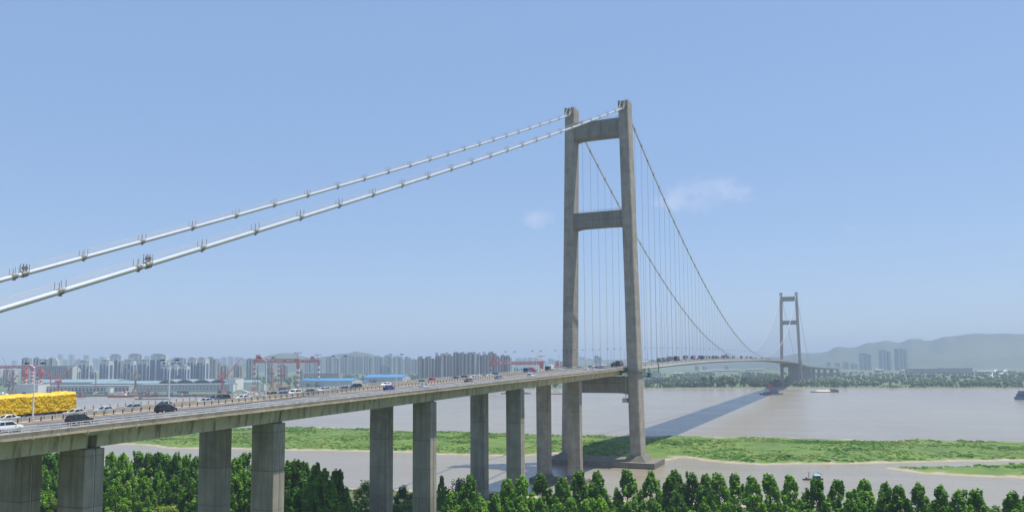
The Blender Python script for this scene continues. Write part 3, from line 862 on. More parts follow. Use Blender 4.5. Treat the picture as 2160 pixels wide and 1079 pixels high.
def car(px, py, kind, colour, label, lane=None, group=None):
    rev = lane is not None and lane < 0
    t, fresh = make_car(kind, colour)
    if not fresh: t = dup(t)
    lanes = (LANES_L if rev else LANES_R) if lane in (1, -1, None) else (lane,)
    X, Y = on_deck(px, py, lanes)
    settle(t, X, Y, rev); tag(t, label, 'car', group or ('cars driving towards the camera' if rev else 'cars driving away over the bridge'))
    USED.append((X, Y)); return t
# near carriageway, driving away
car(14, 903, 'suv', 'paint_white', 'white SUV cut by the left frame edge, in the near carriageway', 11.1)
car(168, 897, 'suv', 'paint_black', 'glossy black SUV just left of the girder joint, near the parapet', 11.1)
car(350, 870, 'suv', 'paint_black', 'black SUV with a red tail light, in front of the second lamp', 7.2)
car(821, 826, 'sedan', 'paint_blue', 'deep blue sedan in the near carriageway', 7.2)
car(895, 819, 'sedan', 'paint_silver', 'pale silver sedan driving away near the parapet, behind the deep blue one', 11.1)
car(989, 806, 'sedan', 'paint_bronze', 'dull bronze sedan driving away in the near carriageway', 7.2)
car(1052, 800, 'sedan', 'paint_grey', 'grey sedan driving away, left of the red gantry crane leg', 7.2)
car(1120, 796, 'suv', 'paint_white', 'white car driving away below the red tractor unit', 11.1)
car(1238, 781, 'sedan', 'paint_white', 'white sedan driving away just right of the left tower leg', 7.2)
car(1252, 781, 'sedan', 'paint_silver', 'silver white sedan right beside another white car between the tower legs', 11.1)
car(1269, 777, 'sedan', 'paint_white', 'white sedan driving away midway between the tower legs', 3.45)
# far carriageway, driving towards the camera
car(12, 888, 'sedan', 'paint_white', 'white car half hidden behind the white SUV at the left edge', -3.45)
car(157, 877, 'sedan', 'paint_silver', 'silver sedan right behind the tail of the yellow lorry', -3.45)
car(219, 870, 'sedan', 'paint_silver', 'bright silver sedan, second car behind the yellow lorry', -3.45)
car(279, 866, 'sedan', 'paint_grey', 'grey sedan with pale roof pillars, third behind the yellow lorry', -3.45)
car(345, 858, 'sedan', 'paint_slate', 'slate grey car mostly hidden behind a black SUV', -3.45)
car(433, 852, 'sedan', 'paint_silver', 'silver car in the inner lane left of a dark SUV', -3.45)
car(440, 845, 'sedan', 'paint_slate', 'dark windowed car peeking out behind a silver car', -11.1)
car(467, 848, 'suv', 'paint_dark', 'dark SUV driving towards the camera beside a silver car', -7.2)
car(512, 847, 'sedan', 'paint_white', 'white sedan alone in the inner lane, left of the third lamp', -3.45)
car(568, 841, 'suv', 'paint_tan', 'tan SUV just right of the third lamp', -3.45)
car(595, 837, 'sedan', 'paint_steelblue', 'steel blue car between the tan SUV and the white SUV', -3.45)
car(621, 836, 'suv', 'paint_white', 'white SUV in the queue of oncoming cars, right of the steel blue car', -3.45)
car(652, 833, 'sedan', 'paint_dark', 'dark sedan following the white SUV towards the camera', -3.45)
car(683, 827, 'hatchback', 'paint_silver', 'silver hatchback left of the fourth lamp', -7.2)
car(724, 825, 'sedan', 'paint_slate', 'slate sedan just right of the fourth lamp', -3.45)
car(750, 821, 'suv', 'paint_black', 'black SUV in front of the blue roofed sheds', -7.2)
car(814, 815, 'sedan', 'paint_white', 'white sedan straight above the deep blue sedan', -7.2)
car(888, 809, 'sedan', 'paint_green', 'dark green car left of the red car', -3.45)
car(910, 806, 'hatchback', 'paint_red', 'bright red hatchback left of the sixth lamp', -7.2)
car(960, 801, 'sedan', 'paint_dark', 'dark sedan ahead of the grey wagon, in front of the tower blocks', -7.2)
car(977, 801, 'suv', 'paint_slate', 'slate SUV behind the dark sedan, above the bronze car', -3.45)
car(999, 797, 'sedan', 'paint_white', 'white sedan, left one of two close together before the seventh lamp', -3.45)
car(1009, 797, 'sedan', 'paint_white', 'white sedan, right one of two close together before the seventh lamp', -3.45)
car(1033, 795, 'sedan', 'paint_white', 'white sedan beside the striped leg of the red gantry crane', -3.45)
car(1043, 794, 'suv', 'paint_steelblue', 'blue grey SUV touching the striped crane leg', -7.2)
car(1140, 787, 'sedan', 'paint_white', 'white sedan overlapping the flatbed of the red tractor unit', -3.45)
car(1189, 780, 'suv', 'paint_silver', 'silver SUV in front of the left tower leg', -3.45)
car(1201, 778, 'suv', 'paint_steelblue', 'blue grey SUV in front of the left tower leg', -3.45)
car(1221, 776, 'sedan', 'paint_dark', 'dark sedan just right of the left tower leg', -3.45)
car(1244, 773, 'sedan', 'paint_white', 'white oncoming sedan, left one of a pair between the tower legs', -3.45)
car(1256, 772, 'suv', 'paint_white', 'white oncoming SUV, right one of a pair between the tower legs', -3.45)
car(1273, 771, 'suv', 'paint_white', 'white oncoming SUV midway between the tower legs', -7.2)
car(1297, 770, 'hatchback', 'paint_white', 'small white hatchback left of the right tower leg', -11.1)
car(1313, 770, 'hatchback', 'paint_silver', 'small silver hatchback against the right tower leg', -7.2)
car(1357, 764, 'sedan', 'paint_white', 'white sedan just right of the right tower leg', -7.2)
car(1365, 763, 'sedan', 'paint_white', 'white sedan, second one right of the right tower leg', -7.2)
car(1377, 766, 'sedan', 'paint_dark', 'dark car with bright headlights on the main span', -3.45)
car(1384, 764, 'sedan', 'paint_silver', 'silver sedan behind the dark car on the main span', -3.45)
car(1439, 760, 'sedan', 'paint_white', 'white sedan right of the brown lorry', 3.45)
car(1449, 759, 'suv', 'paint_white', 'white van like car below the long slate container', 3.45)
car(1472, 758, 'sedan', 'paint_grey', 'grey sedan below the blue container lorry', 3.45)

def make_truck(cabcol, boxcol, L=11.5, boxh=2.7, name='box_truck', bed=False):
    t = thing(name, 'x', 'lorry')
    mb = MB(); mb.ring_loft([[(-1.2, y, z0), (1.2, y, z0), (1.22, y, z0+1.1), (1.12, y, z1), (-1.12, y, z1), (-1.22, y, z0+1.1)] for y, z0, z1 in ((L/2-2.3, .75, 2.85), (L/2-.7, .7, 2.9), (L/2-.15, .55, 2.6), (L/2, .5, 1.5))])
    cab = mb.build('cab', M[cabcol], t)
    mb = MB(); mb.hexa([(-1.05, L/2+.02, 1.55), (1.05, L/2+.02, 1.55), (1.05, L/2-.2, 1.55), (-1.05, L/2-.2, 1.55), (-1.0, L/2-.1, 2.45), (1.0, L/2-.1, 2.45), (1.0, L/2-.3, 2.45), (-1.0, L/2-.3, 2.45)])
    for s in (-1, 1): mb.box(s*1.2-.04, s*1.2+.04, L/2-1.7, L/2-.7, 1.7, 2.4)
    mb.build('windshield', M['glass'], cab)
    mb = MB(); mb.box(-.5, .5, -L/2+.3, L/2-.4, .7, 1.05); mb.box(-1.15, 1.15, -L/2+.2, L/2-2.6, 1.0, 1.15); mb.build('chassis', M['black'], t)
    mb = MB()
    if bed: mb.box(-1.25, 1.25, -L/2, L/2-3.2, 1.15, 1.4); mb.box(-1.25, 1.25, L/2-3.3, L/2-3.2, 1.15, 2.2)
    else:
        y0, y1 = -L/2, L/2-2.6
        mb.box(-1.25, 1.25, y0, y1, 1.15, 1.15+boxh)
        for k in range(int((y1-y0)/1.2)):                 # corrugation posts
            for s in (-1, 1): mb.box(s*1.25-.03, s*1.25+.03, y0+.5+k*1.2, y0+.62+k*1.2, 1.2, 1.1+boxh)
    mb.build('flatbed' if bed else 'container', M[boxcol], t)
    wheels(t, 1.2, (L/2-1.3, -L/2+2.6, -L/2+1.3), .5, .3)
    for s in (-1, 1):
        mb = MB(); mb.box(s*.95-.18, s*.95+.18, L/2-.04, L/2+.03, .75, .98); mb.build('headlight', M['headl'], t)
        mb = MB(); mb.box(s*.95-.18, s*.95+.18, -L/2-.04, -L/2+.03, .85, 1.02); mb.build('taillight', M['taill'], t)
    return t
def truck(px, py, cabcol, boxcol, label, lane, L=11.5, boxh=2.7, name='box_truck', bed=False, cat='lorry'):
    t = make_truck(cabcol, boxcol, L, boxh, name, bed)
    X, Y = on_deck(px, py, (lane,))
    settle(t, X, Y, lane < 0); tag(t, label, cat, 'lorries on the bridge' if cat == 'lorry' else None); return t
truck(1113, 788, 'paint_container_blue', 'paint_container_blue', 'small blue lorry in front of the red tractor unit', -7.2, 5.5, .9, 'small_truck')
truck(1129, 786, 'paint_red', 'paint_maroon', 'bright red tractor unit with dark windshield and empty red flatbed', -7.2, 15, 1, 'flatbed_truck', True)
truck(1159, 784, 'paint_slate', 'white', 'small lorry with a white box left of the left tower leg', -7.2, 7, 1.9)
truck(1295, 775, 'paint_container_blue', 'paint_container_blue', 'small blue lorry driving away left of the right tower leg', 3.45, 6, 1.0, 'small_truck')
truck(1307, 776, 'paint_maroon', 'paint_brown', 'dark red box lorry driving away, against the right tower leg', 7.2, 9, 2.6)
# the long queue of lorries over the main span: px, py, cab, box, lane, length, height, label
Q = [(1392, 768, 'paint_grey', 'paint_grey', 7.2, 9, 2.2, 'grey coach like lorry, nearest of the queue over the main span'),
     (1400, 766, 'paint_teal', 'paint_teal', 3.45, 8, 2.2, 'pale green box lorry behind the grey one'),
     (1408, 764, 'paint_dark', 'paint_grey', 3.45, 7, 1.6, 'low dark lorry beside the pale green one'),
     (1412, 760, 'paint_red', 'paint_slate', -3.45, 11, 2.5, 'oncoming lorry with a red roofed cab and slate box'),
     (1420, 760, 'paint_teal', 'paint_teal', -7.2, 11, 2.2, 'oncoming pale green lorry behind the red roofed cab'),
     (1428, 765, 'paint_dark', 'paint_brown', 7.2, 12, 3.0, 'large brown box lorry in the near carriageway of the main span'),
     (1446, 758, 'paint_orange', 'paint_slate', -7.2, 15, 3.0, 'oncoming lorry with pinkish cab and long slate container'),
     (1462, 757, 'paint_green', 'paint_orange', -7.2, 15, 3.0, 'oncoming lorry with green cab and orange container'),
     (1477, 757, 'paint_container_blue', 'paint_container_blue', -7.2, 14, 3.0, 'oncoming lorry with bright blue container'),
     (1482, 760, 'paint_green', 'paint_dark', 7.2, 8, 2.6, 'dark green lorry below the blue container lorry'),
     (1487, 757, 'paint_white', 'paint_slate', -3.45, 9, 2.6, 'oncoming lorry with white framed front, right of the blue container'),
     (1494, 756, 'paint_white', 'paint_maroon', -7.2, 12, 2.6, 'white cab with maroon box, left of a dark green lorry'),
     (1504, 756, 'paint_green', 'paint_dark', -3.45, 9, 2.7, 'dark green lorry between two maroon ones'),
     (1512, 755, 'paint_maroon', 'paint_maroon', -7.2, 12, 2.6, 'maroon lorry right of the dark green one'),
     (1519, 755, 'paint_white', 'paint_teal', -3.45, 7, 1.8, 'small pale green lorry right of the maroon one'),
     (1524, 755, 'paint_orange', 'paint_maroon', -7.2, 15, 3.2, 'red container lorry left of the tall green load'),
     (1528, 756, 'paint_container_blue', 'paint_container_blue', -3.45, 9, 2.6, 'blue lorry in front of the red container lorry'),
     (1531, 755, 'paint_green', 'paint_green', -7.2, 9, 4.6, 'very tall green load standing above the queue'),
     (1536, 755, 'paint_teal', 'paint_teal', -3.45, 9, 2.7, 'pale green lorry right of the tall green load'),
     (1543, 755, 'paint_white', 'paint_white', -7.2, 13, 2.6, 'white box lorry on the middle of the span'),
     (1547, 755, 'paint_teal', 'paint_teal', -3.45, 9, 2.6, 'pale green lorry touching the white box lorry'),
     (1564, 754, 'paint_dark', 'paint_green', -7.2, 16, 2.8, 'long dark green lorry near the lowest point of the cables'),
     (1575, 754, 'paint_container_blue', 'paint_container_blue', -7.2, 12, 2.8, 'blue lorry behind the long dark green one'),
     (1584, 754, 'paint_maroon', 'paint_maroon', -7.2, 14, 2.8, 'maroon lorry beyond the lowest point of the cables'),
     (1594, 755, 'paint_teal', 'paint_white', -7.2, 12, 2.6, 'white and green lorry beyond the maroon one'),
     (1607, 755, 'paint_brown', 'paint_maroon', -7.2, 14, 2.6, 'brownish lorry halfway to the far tower'),
     (1616, 756, 'paint_dark', 'paint_slate', -7.2, 14, 2.4, 'slate lorry halfway to the far tower'),
     (1622, 757, 'paint_green', 'paint_dark', -7.2, 14, 2.4, 'dark lorry left of the far tower'),
     (1641, 759, 'paint_slate', 'paint_grey', -7.2, 14, 2.4, 'grey lorry right before the far tower')]
for px, py, cc, bc, ln, L, bh, lb in Q: truck(px, py, cc, bc, lb, ln, L, bh)

# the lorry with the huge yellow tarpaulin
def yellow_truck():
    X = -7.4; _, Yr = on_deck(147, 877, (X,)); L = 21.0
    t = thing('covered_truck', 'long lorry under a crumpled bright yellow tarpaulin at the left edge', 'lorry')
    m, nt, p = base_mat('yellow_tarpaulin')
    f = noise_tex(nt, 1.1, 5)
    nt.links.new(ramp(nt, f, [(.3, (.60, .36, .015)), (.65, (.80, .52, .025))]), p.inputs['Base Color'])
    p.inputs['Roughness'].default_value = .42
    v = noise_tex(nt, 3.2, 5, scl=(1, .7, 1.4)); bump(nt, p, v, .55, .12)
    def tarp(x, y, z):
        a = noise.noise(Vector((x*.9, y*.9, z*1.5)))*.09
        v = Vector((x*2.9, y*2.6, z*4.6)); b = (1-abs(noise.noise(v)))**4*.13
        c = (1-abs(noise.noise(Vector((x*3.3+9, y*3.6+z*2.7, z*6.5)))))**5*.1
        return a+b+c
    mb = MB(); rings = []; n = 260; W, z0, z1 = 1.62, 1.15, 4.62
    for i in range(n+1):
        y = -L/2+L*i/n; ring = []
        prof = []
        for k in range(23): prof.append((-W, z0+(z1-.25-z0)*k/22, -1, 0))
        for k in range(1, 10): a = k/10; prof.append((-W+.12+(2*W-.24)*a, z1+.08*math.sin(a*math.pi), 0, 1))
        for k in range(22, -1, -1): prof.append((W, z0+(z1-.25-z0)*k/22, 1, 0))
        sag = .09*math.sin(y*1.3)+.06*math.sin(y*3.1+1)
        for (x, z, nx, nz_) in prof:
            d = tarp(x, y, z)
            zz = z+(sag if nz_ else 0)+nz_*d
            if z == z0: zz += noise.noise(Vector((y*.8, x, 0)))*.18
            ring.append((x+nx*d, y, zz))
        rings.append(ring)
    mb.ring_loft(rings); mb.build('tarpaulin', m, t, smooth=True)
    mb = MB(); mb.box(-1.3, 1.3, -L/2+.4, L/2-1.5, .95, 1.2)
    mb.build('chassis', M['black'], t)
    mb = MB()
    for s in (-1, 1):
        for k in range(6): mb.box(s*1.28-.03, s*1.28+.03, -L/2+4+k*2.2, -L/2+5.9+k*2.2, .62, .98)
    mb.build('side_guard', paint('paint_royal_blue', (.02, .05, .28)), t)
    mb = MB(); mb.ring_loft([[(-1.2, y, z0), (1.2, y, z0), (1.22, y, z0+1.4), (1.12, y, z1), (-1.12, y, z1), (-1.22, y, z0+1.4)] for y, z0, z1 in ((L/2+.1, .8, 3.2), (L/2+1.8, .7, 3.2), (L/2+2.3, .6, 2.9), (L/2+2.4, .5, 1.5))])
    mb.build('cab', M['paint_royal_blue'], t)
    wheels(t, 1.2, (-L/2+1.4, -L/2+2.8, -L/2+4.2, L/2-3, L/2+1.3), .52, .34)
    settle(t, X, Yr-L/2, True)
yellow_truck()

# ---------------------------------------------------------------- trees and bushes of the near bank
M['bark'] = plain('bark', (.16, .13, .10), .9, 0, .3, 2)
M['leafpoplar'] = foliage('poplar_leaves', (.035, .12, .008), (.13, .33, .016), (.36, .60, .06), .5, .5)
M['leafdark'] = foliage('dark_leaves', (.018, .055, .010), (.03, .095, .014), (.055, .14, .022), .5, .3)
M['leafwillow'] = foliage('willow_leaves', (.09, .15, .012), (.18, .28, .022), (.34, .42, .05), .7, .45)
M['leafbush'] = foliage('bush_leaves', (.04, .13, .012), (.10, .26, .02), (.22, .40, .04), .7, .45)
def leaf_cloud(mb, rnd, c, r, n, size, m=0):
    for _ in range(n):
        u = rnd.uniform(-1, 1); a = rnd.uniform(0, 6.2832); q = math.sqrt(1-u*u); k = rnd.uniform(.45, 1.05)
        d = Vector((q*math.cos(a), q*math.sin(a), u))
        p = Vector((c[0]+d.x*r[0]*k, c[1]+d.y*r[0]*k, c[2]+d.z*r[1]*k))
        nrm = (d+Vector((rnd.uniform(-1, 1), rnd.uniform(-1, 1), rnd.uniform(-.6, 1.2)))*.9).normalized()
        t = nrm.cross(Vector((rnd.uniform(-1, 1), rnd.uniform(-1, 1), rnd.uniform(-1, 1)))).normalized(); b = nrm.cross(t)
        s1 = size*rnd.uniform(.6, 1.25); s2 = s1*rnd.uniform(.5, .85)
        i = len(mb.v)
        mb.v += [tuple(p-t*s1), tuple(p-b*s2), tuple(p+t*s1), tuple(p+b*s2)]
        mb.face((i, i+1, i+2, i+3), m)
def tree_proto(seed, h, rad, kind, leaf, leafmat, nclump, per, name):
    rnd = random.Random(seed)
    t = thing(name, 'x', 'tree')
    tr = MB(); cr = MB()
    top = h*.93; bend = [(rnd.uniform(-.3, .3), rnd.uniform(-.3, .3)) for _ in range(5)]
    path = [(bend[i][0]*i/4, bend[i][1]*i/4, top*i/4) for i in range(5)]
    tr.tube(path, [h*.014, h*.011, h*.008, h*.005, .03], 7)
    for i in range(nclump):
        if kind == 'poplar':
            f = .16+.84*((i+rnd.random())/nclump)
            env = rad*(math.sin(min(1, (f-.05)/.3)*math.pi/2) if f < .35 else (1-((f-.35)/.67)**1.7)*.96+.04)
            rr = env*math.sqrt(rnd.uniform(.08, 1)); a = rnd.uniform(0, 6.2832)
            cs = (rnd.uniform(.38, .85)*(1.25-.45*f), rnd.uniform(.9, 2.1)*(1.15-.25*f))
            zc = h*f-cs[1]*.5
        else:
            f = rnd.uniform(.3, 1); a = rnd.uniform(0, 6.2832)
            env = rad*math.sqrt(max(.05, 1-((f-.55)/.5)**2)); rr = env*math.sqrt(rnd.uniform(.1, 1))
            cs = (rnd.uniform(.22, .36)*rad, rnd.uniform(.14, .22)*h); zc = h*f-cs[1]*.8
        c = (rr*math.cos(a), rr*math.sin(a), zc)
        z0 = max(h*.1, zc-rr*(1.6 if kind == 'poplar' else .8))
        if i % 2 == 0: tr.tube([(0, 0, z0), (c[0]*.55, c[1]*.55, (z0+zc)/2-.1*h*.1), c], [h*.0045, h*.003, .02], 5)
        leaf_cloud(cr, rnd, c, cs, int(per*rnd.uniform(.7, 1.3)), leaf)
    if kind == 'poplar':                                  # leader shoots standing out of the top
        for q in range(6):
            a = rnd.uniform(0, 6.28); x = rnd.uniform(.1, 1.7)
            leaf_cloud(cr, rnd, (x*math.cos(a), x*math.sin(a), h*rnd.uniform(.87, 1.02)-.6), (.34, 1.2), int(per*.6), leaf)
    tr.build('trunk', M['bark'], t); cr.build('crown', leafmat, t)
    return t
POP = [tree_proto(100+i, 22, RN.uniform(4.6, 5.6), 'poplar', .34, M['leafpoplar'], 105, 78, 'poplar_tree') for i in range(7)]
DRK = [tree_proto(200+i, 13, 5.0, 'round', .38, M['leafdark'], 26, 120, 'dark_tree') for i in range(2)]
WIL = [tree_proto(300+i, 9, 4.6, 'round', .30, M['leafwillow'], 26, 150, 'willow_tree') for i in range(3)]
BSH = [tree_proto(400+i, 6, 4.2, 'round', .30, M['leafbush'], 22, 120, 'riverside_bush') for i in range(3)]
_first = set()
def plant(protos, px, D, h, label, h0, group, wide=1.0, cat='tree'):
    pr = RN.choice(protos)
    p = AT(px, D, 0)
    for Y in ROWS:                                          # keep trunks clear of the piers
        if abs(p.y-Y) < 4.5 and abs(p.x) < 14: p.y += 7 if p.y > Y else -7
    z = max(1.5, min(4.4, bank_h(p.x, p.y)))-.1
    if pr.name in _first: o = dup(pr)
    else: o = pr; _first.add(pr.name)
    o.location = (p.x, p.y, z); k = h/h0
    o.scale = (k*wide, k*wide*RN.uniform(.92, 1.08), k); o.rotation_euler = (0, 0, RN.uniform(0, 6.28))
    tag(o, label, cat, group); return o
def yh(px): return 766.9-px*.00642
def top_to_D(px, yt, h, zb=4.2): return (CAMP.z-zb-h)*FPX/(yt-yh(px))
LEFT = [(70, 962), (93, 954), (112, 957), (228, 956), (254, 958), (288, 954), (311, 957), (329, 956), (348, 960), (367, 958), (388, 962), (411, 965), (495, 968), (513, 958), (606, 974), (620, 972), (639, 976), (664, 980), (682, 992), (707, 993)]
MIDR = [(932, 1005), (992, 1004), (1071, 1013), (1103, 1008), (1143, 1003), (1187, 1010), (1223, 997), (1263, 997), (1327, 993), (1377, 997), (1418, 1007)]
RIGHT = [(1428, 996), (1463, 1000), (1494, 1003), (1521, 1003), (1557, 1002), (1593, 1009), (1629, 1005), (1673, 1006), (1727, 1012), (1773, 1016), (1808, 1036), (1831, 1014), (1875, 1021), (1907, 1029), (1945, 1023), (1995, 1028), (2033, 1038), (2068, 1036), (2149, 1042), (2180, 1046)]
for i, (px, yt) in enumerate(LEFT):
    h = RN.uniform(21.5, 26)
    plant(POP, px, top_to_D(px, yt, h), h, 'tall poplar left of the third pier pair, %s top from the left' % nth(i), 22, 'poplars on the near bank', 1.22)
for i, (px, yt) in enumerate(MIDR):
    h = RN.uniform(20.5, 23) if px > 950 else 17
    plant(POP, px, top_to_D(px, yt, h), h, 'leafy poplar below the middle spans, %s top right of the third pier pair' % nth(i), 22, 'poplars on the near bank', 1.2 if px > 950 else .7)
for i, (px, yt) in enumerate(RIGHT):
    h = RN.uniform(20.5, 23)
    plant(POP, px, top_to_D(px, yt, h), h, 'leafy poplar right of the near tower foot, %s crown from the left' % nth(i), 22, 'poplars on the near bank', 1.22)
# second line, lower and slightly nearer or further, closing the gaps
k = 0; px = 60
while px < 2190:
    if not (718 < px < 925):
        yt = (962+px*.045)+RN.uniform(22, 44)+(8 if px > 950 else -6)
        if 560 < px < 720: yt += 14
        h = RN.uniform(17, 20)
        plant(POP, px, top_to_D(px, yt, h)*RN.uniform(.97, 1.0), h, 'lower poplar filling the belt behind the front crowns, %s from the left' % nth(k), 22, 'lower poplars filling the belt', 1.25); k += 1
    px += RN.uniform(24, 38)
plant(DRK, 773, top_to_D(773, 1013, 12), 12, 'dark bushy tree left of the third pier pair', 13, None)
plant(DRK, 852, top_to_D(852, 1024, 10), 10, 'dark bushy tree between the two columns of the third pier pair', 13, None)
plant(DRK, 968, top_to_D(968, 1010, 14), 14, 'dark umbrella crowned tree right of the third pier pair', 13, None, 1.0)
k = 0
for px, yt in ((60, 1035), (98, 1050), (232, 1040), (262, 1048), (290, 1027), (322, 1055), (335, 1032), (372, 1048), (396, 1042), (413, 1055), (505, 1062), (612, 1070), (655, 1066), (240, 1062), (350, 1066)):
    plant(WIL, px, top_to_D(px, yt, 10), 10, 'yellow green willow in front of the tall poplars, %s from the left' % nth(k), 9, 'yellow green willows', 1.1); k += 1
k = 0; px = 640
while px < 2180:
    yt = 1052+RN.uniform(0, 26)+(0 if px < 1300 else 6)
    plant(BSH, px, top_to_D(px, yt, 7.5), 7.5, 'low green bush under the poplars, %s from the left' % nth(k), 6, 'low bushes under the poplars', 1.25, 'bush'); k += 1
    px += RN.uniform(26, 44)

# ---------------------------------------------------------------- reeds and scrub on the sandbar
def tufts(name, mat, pts, hlo, hhi, wlo, whi, rnd):
    mb = MB()
    for (x, y, z, s) in pts:
        h = rnd.uniform(hlo, hhi)*s*.7; w = rnd.uniform(wlo, whi)*s
        for q in range(5):
            a = rnd.uniform(0, 3.14); dx, dy = math.cos(a)*w, math.sin(a)*w
            ox, oy = rnd.uniform(-w, w)*.6, rnd.uniform(-w, w)*.6
            hh = h*rnd.uniform(.6, 1.1); lean = rnd.uniform(-1.0, 1.0)*hh*1.3; lea2 = rnd.uniform(-1.0, 1.0)*hh*1.3
            i = len(mb.v)
            mb.v += [(x+ox-dx*.5, y+oy-dy*.5, z-.1), (x+ox+dx*.5, y+oy+dy*.5, z-.1), (x+ox+lean+dx*.35, y+oy+lea2+dy*.35, z+hh), (x+ox+lean-dx*.25, y+oy+lea2-dy*.25, z+hh*.85)]
            mb.face((i, i+1, i+2, i+3))
    return tag(mb.build(name, mat), kind='stuff')
def reed_mat(name, stops, sc):
    m, nt, p = base_mat(name)
    a = noise_tex(nt, sc, 4); g = N(nt, "ShaderNodeNewGeometry")
    f = M1(nt, 'ADD', M1(nt, 'MULTIPLY', a, .82), M1(nt, 'MULTIPLY', g.outputs['Random Per Island'], .18))
    c = ramp(nt, f, stops); nt.links.new(c, p.inputs['Base Color']); p.inputs['Roughness'].default_value = .8
    tr = N(nt, "ShaderNodeBsdfTranslucent"); nt.links.new(c, tr.inputs[0]); mx = N(nt, "ShaderNodeMixShader"); mx.inputs[0].default_value = .45
    nt.links.new(p.outputs[0], mx.inputs[1]); nt.links.new(tr.outputs[0], mx.inputs[2]); nt.links.new(mx.outputs[0], nt.nodes['Material Output'].inputs[0])
    return m
rnd = random.Random(5); pts = []; pts2 = []
for _ in range(52000):
    a = rnd.uniform(-540, 880); b = rnd.uniform(-190, 250); X, Y = frame_rt(a, b)
    z = bar_h(X, Y)
    dens = noise.noise(Vector((X*.018, Y*.03, 21)))+.55*noise.noise(Vector((X*.07, Y*.09, 4)))
    if z < 2.15 or dens < -.28: continue
    if abs(X) < 33 and abs(Y) < 16: continue
    s = max(.45, min(1.25, .75+dens))
    if len(pts) < 27000: pts.append((X, Y, z, s))
    if dens > .38 and rnd.random() < .06: pts2.append((X, Y, z, 1))
tufts('reeds', reed_mat('reed_green', [(.3, (.05, .14, .012)), (.42, (.09, .25, .018)), (.52, (.15, .30, .03)), (.6, (.28, .33, .07)), (.7, (.37, .30, .14))], .022), pts, .5, 1.25, 1.0, 2.4, rnd)
tufts('scrub', reed_mat('scrub_green', [(.3, (.035, .09, .02)), (.7, (.08, .17, .03))], .05), pts2, 1.2, 2.2, 1.6, 2.8, rnd)
pts = []
for _ in range(26000):
    a = rnd.uniform(-500, 700); b = rnd.uniform(-430, -60); X, Y = frame_rt(a, b)
    z = bank_h(X, Y)
    if z < 2.0 or noise.noise(Vector((X*.03, Y*.03, 8))) < -.25: continue
    pts.append((X, Y, z, 1))
tufts('bank_grass', reed_mat('bank_grass_green', [(.3, (.03, .06, .012)), (.5, (.055, .11, .02)), (.7, (.20, .17, .08))], .03), pts, .6, 1.8, .8, 1.8, rnd)

# ---------------------------------------------------------------- woods on the far bank
M['farleaf'] = foliage('far_wood_leaves', (.018, .055, .016), (.04, .105, .026), (.09, .18, .04), .02, .2)
def blob(mb, rnd, x, y, z, h, r):
    rings = []; n = 7
    for k in range(5):
        t = k/4; rr = r*math.sin(math.pi*(.12+.83*t))**.8*rnd.uniform(.85, 1.1)
        rings.append([(x+math.cos(6.2832*j/n+k)*rr*rnd.uniform(.7, 1.25), y+math.sin(6.2832*j/n+k)*rr*rnd.uniform(.7, 1.25), z+h*(.05+.92*t)+rnd.uniform(-.06, .06)*h) for j in range(n)])
    mb.ring_loft(rings)
    leaf_cloud(mb, rnd, (x, y, z+h*.55), (r*1.1, h*.52), 16, r*.34)
def fshore_D(px):
    for i in range(len(fshore_px)-1):
        (a, ya), (b, yb) = fshore_px[i], fshore_px[i+1]
        if a <= px <= b: return DEPTH(ya+(yb-ya)*(px-a)/(b-a), px)
    return 1800
def wood(name, px0, px1, off0, off1, count, h0, h1, seed, gapscale=.012, thresh=-.15):
    rnd = random.Random(seed); mb = MB(); n = 0
    while n < count:
        px = rnd.uniform(px0, px1); D = fshore_D(px)+rnd.uniform(off0, off1)
        if noise.noise(Vector((px*gapscale, D*.004, seed))) < thresh and rnd.random() < .9: continue
        if 1350 < px < 1430 and 1990 < D < 2240: continue
        p = AT(px, D, 3.8); h = rnd.uniform(h0, h1)*(1+.35*noise.noise(Vector((px*.03, D*.01, 2))))
        if D > 1700 and abs(p.x-XO(p.y)) < 22 and p.y < 3000: continue
        blob(mb, rnd, p.x, p.y, p.z, h, h*rnd.uniform(.28, .46)); n += 1
    return tag(mb.build(name, M['farleaf']), kind='stuff')
wood('far_wood', 1362, 1690, 25, 420, 800, 6, 14, 1, .022, .02)
wood('far_wood', 1690, 2300, 60, 420, 900, 5, 12, 2, .02, .02)
wood('far_wood', 1362, 2300, 420, 1500, 1500, 5, 10, 3, .014, .02)
wood('far_wood', 620, 1240, 330, 1500, 1300, 8, 15, 4, .01, -.1)
wood('far_wood', -60, 640, 480, 1500, 420, 7, 13, 5, .01, .0)
wood('waterside_scrub', 1362, 2300, 5, 60, 420, 1.6, 4.5, 6, .02, -.2)
wood('waterside_scrub', 640, 1200, 10, 160, 260, 2, 5, 7, .02, .0)
rnd = random.Random(77)
FT = []
for i in range(3):
    t = thing('far_tree', 'x', 'tree'); mb = MB(); mb.tube([(0, 0, 0), (0, 0, 6)], [.4, .2], 6); mb.build('trunk', M['bark'], t)
    mb = MB()
    for q in range(16):
        a = rnd.uniform(0, 6.28); rr = rnd.uniform(0, 3.2); zc = rnd.uniform(3, 11)
        leaf_cloud(mb, rnd, (rr*math.cos(a), rr*math.sin(a), zc), (1.7, 1.9), 70, .5)
    mb.build('crown', M['farleaf'], t); FT.append(t)
